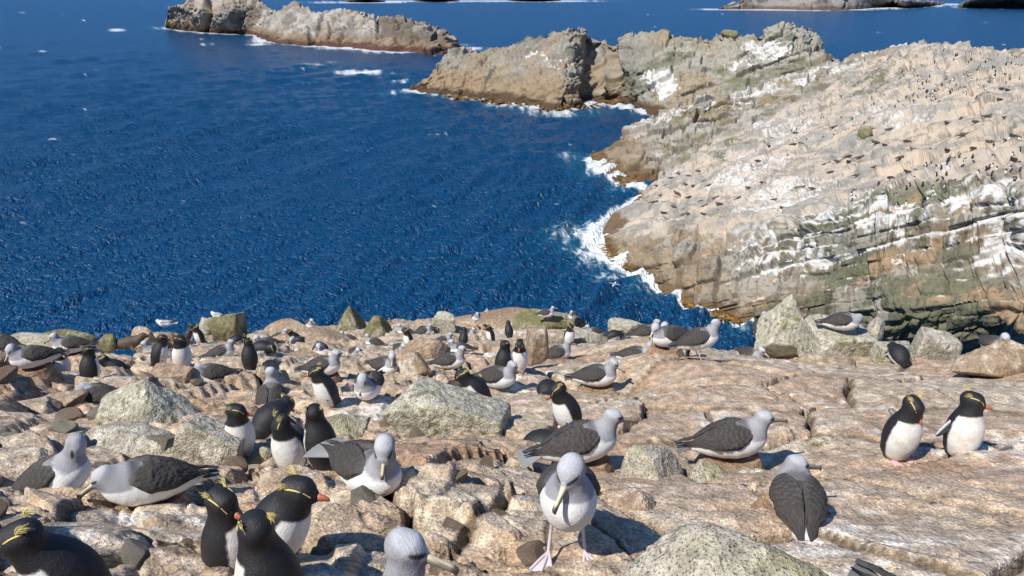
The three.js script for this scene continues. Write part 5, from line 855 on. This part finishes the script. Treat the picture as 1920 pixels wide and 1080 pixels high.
// mud-and-droppings pedestal
function nestGeo(seed) {
  const nr = 26, na = 44, P = [], C = [], I = [], U = [];
  for (let j = 0; j <= nr; j++) for (let i = 0; i <= na; i++) { const t = j / nr, a = i / na * 6.2832, ca = Math.cos(a), sa = Math.sin(a); let r, y; if (t < .4) { r = t / .4 * .185; y = -.035 * (1 - (t / .4) ** 2); } else { const u = (t - .4) / .6; r = .185 + .025 * Math.sin(u * 2.2) + .10 * u * u; y = -.004 - .30 * u * (.4 + .6 * u); } const f = 1 + .11 * fbm(ca * 1.6 + seed * 7, y * 5, sa * 1.6, 3); r *= f; y += .014 * fbm(ca * r * 16, seed, sa * r * 16, 3); P.push(r * ca, y, r * sa); U.push(a * .2 / .9, (t * .5) / .9); const n = fbm(ca * r * 9 + seed, y * 9, sa * r * 9, 3); let c = mixc([.27, .165, .10], [.34, .235, .155], sstep(-.2, .3, n)); c = mixc(c, [.55, .47, .38], sstep(.22, .42, fbm(ca * r * 12, y * 14 + 5, sa * r * 12 + seed, 3)) * .7); C.push(c[0] / .52, c[1] / .52, c[2] / .52); }
  const w = na + 1; for (let j = 0; j < nr; j++) for (let i = 0; i < na; i++) { const a = j * w + i; I.push(a, a + 1, a + w, a + 1, a + w + 1, a + w); }
  const g = new THREE.BufferGeometry(); g.setAttribute('position', new THREE.Float32BufferAttribute(P, 3)); g.setAttribute('color', new THREE.Float32BufferAttribute(C, 3)); g.setAttribute('uv', new THREE.Float32BufferAttribute(U, 2)); g.setIndex(I); g.computeVertexNormals(); return g;
}
// ---------------------------------------------------------------- where they sit
function onRock(px, py, d, up = 0) { const p = at(px, py, d), g = rockTop(p.x, p.z) + up; p.y = clamp(g, p.y - .16, p.y + .16); return p; }   // on the rock at that spot
const built = new Map();
function birdOf(make, o) { const k = make.name + JSON.stringify(o); if (!built.has(k)) { built.set(k, make(o)); return built.get(k); } return built.get(k).clone(); }
const nestGeos = [1, 2, 3, 4].map(nestGeo), cellFor = (d) => d < 5 ? .0075 : d < 7 ? .009 : d < 11 ? .012 : .018;
for (const [px, py, d, hd, look, pitch, o, nest, label] of albatrosses) {
  const nh = nest === 'n' ? .08 + .05 * hash3(px, py, 3) : 0, p = nest === 'p' ? at(px, py, d) : onRock(px, py, d, nh);
  let yaw = look - hd; if (yaw > 180) yaw -= 360; if (yaw < -180) yaw += 360;
  const far = d > 11.5, opt = far ? { ...o, yaw: Math.round(yaw / 20) * 20, pitch: Math.round(pitch / 10) * 10, cell: .016, fineWing: false } : { ...o, yaw, pitch, cell: cellFor(d) };
  const b = birdOf(makeAlbatross, opt); b.name = numbered('albatross'); b.userData = {}; scene.add(b); b.position.copy(p); b.rotation.set(0, hd * DEG, 0); b.position.y += nest === 'n' ? -.012 : o.big ? .022 : -.004;
  b.scale.setScalar(.86 * (o.scale || 1)); tag(b, label, 'albatross', 'albatrosses of the colony');
  if (nest === 'n') { const n = mesh(numbered('nest_mound'), nestGeos[Math.floor(hash3(px, 1, 1) * 4)], bedMat); n.position.copy(p); n.rotation.y = px; n.scale.setScalar(.94 + .16 * hash3(px, py, 9)); scene.add(n); tag(n, 'brown mud nest mound under the ' + label.replace(/^(the )?/, '').split(' ').slice(0, 9).join(' '), 'nest', 'nest mounds'); }
}
for (const [px, py, d, hd, look, pitch, o, label] of penguins) {
  const p = onRock(px, py, d); let yaw = look - hd; if (yaw > 180) yaw -= 360; if (yaw < -180) yaw += 360;
  const far = d > 14, b = birdOf(makePenguin, far ? { ...o, yaw: Math.round(yaw / 20) * 20, pitch: Math.round(pitch / 10) * 10, cell: .017 } : { ...o, yaw, pitch, cell: cellFor(d) * 1.05 });
  b.name = numbered('penguin'); b.userData = {}; scene.add(b); b.position.copy(p); b.position.y -= .004; b.rotation.set(0, hd * DEG, 0); b.scale.setScalar(.97);
  tag(b, label, 'penguin', 'crested penguins of the colony');
}
// ---------------------------------------------------------------- life on the far slope, kelp, seals, gulls
function sealGeo(cell, up) {                                                  // fur seal: faces +x, lies on y = 0
  const parts = [cone(-.62, .07, 0, .05, -.3, .13, 0, .13), cone(-.3, .13, 0, .13, .12, .17, 0, .19), cone(.12, .17, 0, .19, .36, .2 + up * .4, 0, .13), cone(.36, .2 + up * .4, 0, .13, .50, .24 + up, 0, .085), cone(.50, .24 + up, 0, .085, .62, .23 + up, 0, .045), cone(.2, .1, .14, .06, .28, .03, .30, .02), cone(.2, .1, -.14, .06, .28, .03, -.30, .02), cone(-.6, .06, .03, .04, -.82, .03, .12, .02), cone(-.6, .06, -.03, .04, -.82, .03, -.12, .02)];
  return surfaceNets((x, y, z) => { let d = 1e9; for (const p of parts) d = smin(d, p(x, y, z), .06); return -smin(-d, y, .03); }, [-.95, -.05, -.4], [.75, .62 + up, .4], cell, (x, y, z) => { const n = .5 + .5 * noise(x * 5, y * 5, z * 5); return mixc([.050, .033, .022], [.10, .07, .047], n); });
}
const furMat = new THREE.MeshStandardMaterial({ vertexColors: true, roughness: .7 });
{ const s = mesh(numbered('fur_seal'), sealGeo(.03, .12), furMat); s.position.copy(at(238, 653, 15.6)); s.rotation.y = .15; s.scale.setScalar(.72); scene.add(s); tag(s, 'brown fur seal resting beside the smooth brown boulder on the near slope', 'seal'); }
function hillPoint(px, py) { const H = hill, i = clamp(Math.round((px - H.left) / (H.right - H.left) * (H.nx - 1)), 0, H.nx - 1); let best = 0, bd = 1e9; for (let j = H.skirt; j < H.skirt + H.ny; j++) { const d = Math.abs(H.PY[j * H.nx + i] - py); if (d < bd) { bd = d; best = j; } } const k = (best * H.nx + i) * 3; return V(H.pos[k], H.pos[k + 1], H.pos[k + 2]); }
{
  const r = rng(2024), seals = [sealGeo(.075, .0), sealGeo(.075, .16)], clearOf = [];
  const sealSpots = [[1590, 300], [1610, 296], [1632, 300], [1548, 304], [1572, 305], [1592, 310], [1556, 322], [1495, 345], [1520, 347], [1605, 325], [1640, 315], [1750, 278], [1745, 268], [1808, 262], [1810, 256], [1640, 263], [1630, 236], [1665, 239], [1795, 212], [1775, 231], [1828, 225], [1850, 217], [1880, 161], [1890, 168], [1875, 185], [1560, 235], [1488, 275], [1480, 292], [1490, 248], [1440, 268], [1420, 300], [1455, 320], [1500, 262], [1530, 270], [1700, 262], [1715, 290], [1690, 300], [1660, 280], [1668, 330], [1700, 318], [1730, 305], [1850, 240], [1885, 225], [1900, 250], [1860, 275], [1900, 290], [1830, 295], [1780, 300],
    [1260, 340], [1275, 330], [1250, 352], [1285, 345], [1300, 352], [1318, 340], [1330, 350], [1270, 365], [1290, 370], [1310, 368], [1240, 368], [1225, 378], [1262, 385], [1320, 385], [1300, 395], [1340, 370], [1350, 385], [1245, 402], [1285, 408], [1320, 400], [1232, 350], [1292, 330], [1310, 325], [1345, 332], [1400, 345], [1380, 370], [1450, 370], [1470, 395], [1430, 345], [1360, 310]];
  sealSpots.forEach(([x, y], i) => { const s = mesh(numbered('fur_seal'), seals[i % 2], furMat), k = .95 + .35 * r(); s.position.copy(hillPoint(x, y)); s.position.y += .03; s.rotation.y = (r() - .5) * 1.6 + (r() < .5 ? Math.PI : 0); s.scale.setScalar(k); scene.add(s); tag(s, x < 1400 && y > 320 ? 'tiny dark fur seal lying on the tan shelf above the surf point' : 'tiny dark fur seal lying on the open pale hillside across the cove', 'seal', x < 1400 && y > 320 ? 'fur seals on the tan shelf' : 'fur seals on the far hillside'); });
  // penguins as small dark and white figures
  const small = [makePenguin({ cell: .034, crest: false, feet: false }), makePenguin({ cell: .034, crest: false, feet: false, lean: 35, hunch: .6 })].map((g) => { const o = []; g.traverse((m) => { if (m.isMesh && (m.name === 'body' || m.name === 'flipper')) { m.updateMatrix(); const q = m.geometry.clone().applyMatrix4(m.matrix); q.deleteAttribute('uv'); o.push(q.index ? q.toNonIndexed() : q); } }); return o[0]; });
  const bands = [[1560, 172, 1760, 200, 46, 'in the dense row across the middle of the far hillside'], [1700, 150, 1860, 186, 44, 'in the crowd just below the far crest'], [1740, 100, 1915, 150, 66, 'in the crowd along the far crest'], [1640, 112, 1740, 150, 14, 'beside the olive ledges of the far hillside'], [1470, 205, 1560, 262, 12, 'on the far slope near the grey spur'], [1740, 300, 1915, 345, 46, 'in the crowd at the lip of the streaked cliff'], [1700, 330, 1800, 372, 14, 'on the upper edge of the streaked cliff'], [1560, 215, 1620, 250, 8, 'near the lone mossy block of the far hillside'], [1540, 355, 1700, 385, 16, 'on the white ledges left of the streaked cliff'], [1860, 250, 1915, 330, 16, 'on the far slope by the right edge of the photo']];
  for (const [x0, y0, x1, y1, n, where] of bands) for (let i = 0; i < n; i++) { const x = lerp(x0, x1, r()), y = lerp(y0, y1, r()) - (x0 === 1560 && y0 === 172 ? (x - x0) * .03 : 0); if (y < pl(hillTop, x) + 3) continue; const p = mesh(numbered('penguin'), small[r() < .6 ? 0 : 1], blackCoat); p.position.copy(hillPoint(x, y)); p.position.y -= .02; p.rotation.y = r() * 6.28; p.scale.setScalar(.95 + .2 * r()); scene.add(p); tag(p, 'tiny penguin ' + where, 'penguin', 'penguins ' + where); }
}
// kelp along the waterline: leathery fronds heaving in the swell
{
  const r = rng(8), line = [[1136, 462], [1150, 485], [1172, 500], [1200, 519], [1222, 531], [1250, 546], [1275, 561], [1300, 575], [1325, 586], [1352, 596], [1385, 604]], P = [], C = [], I = [], N = [];
  const frond = (x, z, s, a, tone) => { const b = P.length / 3, n = 7, ca = Math.cos(a), sa = Math.sin(a); for (let j = 0; j <= n; j++) { const t = j / n, w = s * .16 * Math.sin(Math.PI * (.12 + .86 * t)), l = s * t, y = .30 + .30 * Math.sin(t * 3.1 + tone * 6) * s * .4 + .1 * noise(x + t * 2, 1, z), q = .25 * Math.sin(t * 5 + tone * 9) * s * .3; for (const k of [-1, 0, 1]) { P.push(x + ca * l - sa * (w * k + q), y + (k ? -.05 : .05), z + sa * l + ca * (w * k + q)); const c = mixc([.085, .045, .012], [.27, .155, .028], clamp(tone * .7 + .3 * t + .2 * noise(x * 3, t * 3, z))); C.push(c[0], c[1], c[2]); } } for (let j = 0; j < n; j++) for (let k = 0; k < 2; k++) { const q = b + j * 3 + k; I.push(q, q + 1, q + 3, q + 1, q + 4, q + 3); } };
  const runs = [[line, 560, 1.1, .9], [[[830, 181], [870, 186], [920, 191], [960, 196], [1000, 202], [1040, 207], [1060, 207]], 240, 3.4, 2.4], [[[1090, 202], [1120, 196], [1145, 192], [1180, 198]], 120, 3.2, 2.2], [[[1118, 305], [1140, 327], [1165, 342], [1180, 348]], 130, 2.2, 1.6]];
  for (const [l, n, s, w] of runs) for (let i = 0; i < n; i++) { const u = r() * (l.length - 1.001), k = Math.floor(u), f = u - k, p = atSea(lerp(l[k][0], l[k + 1][0], f), lerp(l[k][1], l[k + 1][1], f)); if (noise(p.x * .12, 2, p.z * .12) < -.22) continue; const dr = (r() + r() - 1.25) * w; p.x += -dr * .8; p.z += dr * .5; frond(p.x, p.z, s * (.6 + .8 * r()), r() * 6.28, r()); }
  const g = new THREE.BufferGeometry(); g.setAttribute('position', new THREE.Float32BufferAttribute(P, 3)); g.setAttribute('color', new THREE.Float32BufferAttribute(C, 3)); g.setIndex(I); g.computeVertexNormals();
  const m = mesh('kelp', g, new THREE.MeshStandardMaterial({ vertexColors: true, roughness: .38, side: THREE.DoubleSide })); scene.add(m); m.userData.kind = 'stuff'; tag(m, 'golden brown kelp fringing the waterline of the rocks', 'kelp');
}
// gulls
function makeGull(fly) {
  const root = new THREE.Group(), parts = [cone(-.20, .075, 0, .02, -.08, .08, 0, .055), cone(-.08, .08, 0, .055, .06, .085, 0, .07), cone(.06, .085, 0, .07, .12, .12, 0, .045), cone(.12, .12, 0, .045, .145, .155, 0, .036)];
  mesh('body', surfaceNets((x, y, z) => { let d = 1e9; for (const p of parts) d = smin(d, p(x, y, z), .02); return d; }, [-.25, -.02, -.12], [.22, .22, .12], .011, (x, y, z) => y > .10 && x < .07 ? [.36, .38, .42] : [.78, .78, .78]), feather, root);
  const b = mesh('bill', new THREE.ConeGeometry(.009, .045, 8), skinDark, root); b.rotation.z = -Math.PI / 2; b.position.set(.195, .15, 0);
  for (const s of [-1, 1]) { const L = fly ? .46 : .27, g = ringLoft([0, .15, .4, .7, 1].map((t) => Array.from({ length: 8 }, (_, i) => { const a = i / 8 * 6.283, w = (fly ? .06 : .035) * Math.sin(Math.PI * (.3 + .66 * t)); return fly ? V(Math.cos(a) * w - .12 * t * t + .02, Math.sin(a) * .008 + .10 + .12 * t - .10 * t * t, s * (.05 + L * t)) : V(.08 - L * 1.25 * t, Math.sin(a) * w + .115 - .02 * t, s * (.062 - .05 * t + .010 * Math.cos(a))); })), (t) => t > .72 ? [.05, .05, .055] : [.30, .32, .36]); mesh('wing', g, feather, root); }
  const t = mesh('tail', new THREE.BoxGeometry(.10, .008, .07), feather.clone(), root); t.material.vertexColors = false; t.material.color.setRGB(.75, .75, .75); t.position.set(-.235, .075, 0);
  return root;
}
for (const [x, y, d, turn, fly, sc, label] of [[40, 834, 6.4, 200, 0, .95, 'small blue-grey gull resting on the dark tan boulder'], [408, 596, 21, 170, 0, 1, 'small white gull on top of the pale sloping boulder'], [310, 612, 17.4, 190, 0, 1, 'small white gull on the long brown boulder'], [916, 589, 40, 200, 1, 1.2, 'white gull flying low over the sea beyond the middle of the rim'], [1152, 536, 92, 60, 1, 2.2, 'white bird gliding over the cove near the kelp'], [1480, 492, 80, 10, 1, 1.6, 'pale bird gliding in front of the streaked cliff']]) { const g = makeGull(fly); g.name = numbered('gull'); g.position.copy(at(x, y, d)); g.rotation.y = turn * DEG; g.scale.setScalar(sc); scene.add(g); tag(g, label, 'gull'); }
// a mossy block and a crag on the far slopes
{ const b = mesh(numbered('boulder'), boulderGeo(301, 1.15, 1.25, 1.1, { detail: 16, kind: 'green', faces: 6, sharp: 30, scale: 3 }), granMat); b.position.copy(hillPoint(1618, 246)).add(V(0, .5, 0)); scene.add(b); tag(b, 'dark mossy block standing alone on the pale hillside', 'boulder');
  const c = mesh(numbered('boulder'), boulderGeo(302, 2.6, 2.0, 2.4, { detail: 16, kind: 'green', faces: 8, sharp: 24, scale: 4 }), granMat); c.position.copy(atRange(1368, 66, 291)); scene.add(c); tag(c, 'small mossy knob on the crest of the middle headland', 'boulder'); }
renderer.render(scene, camera);
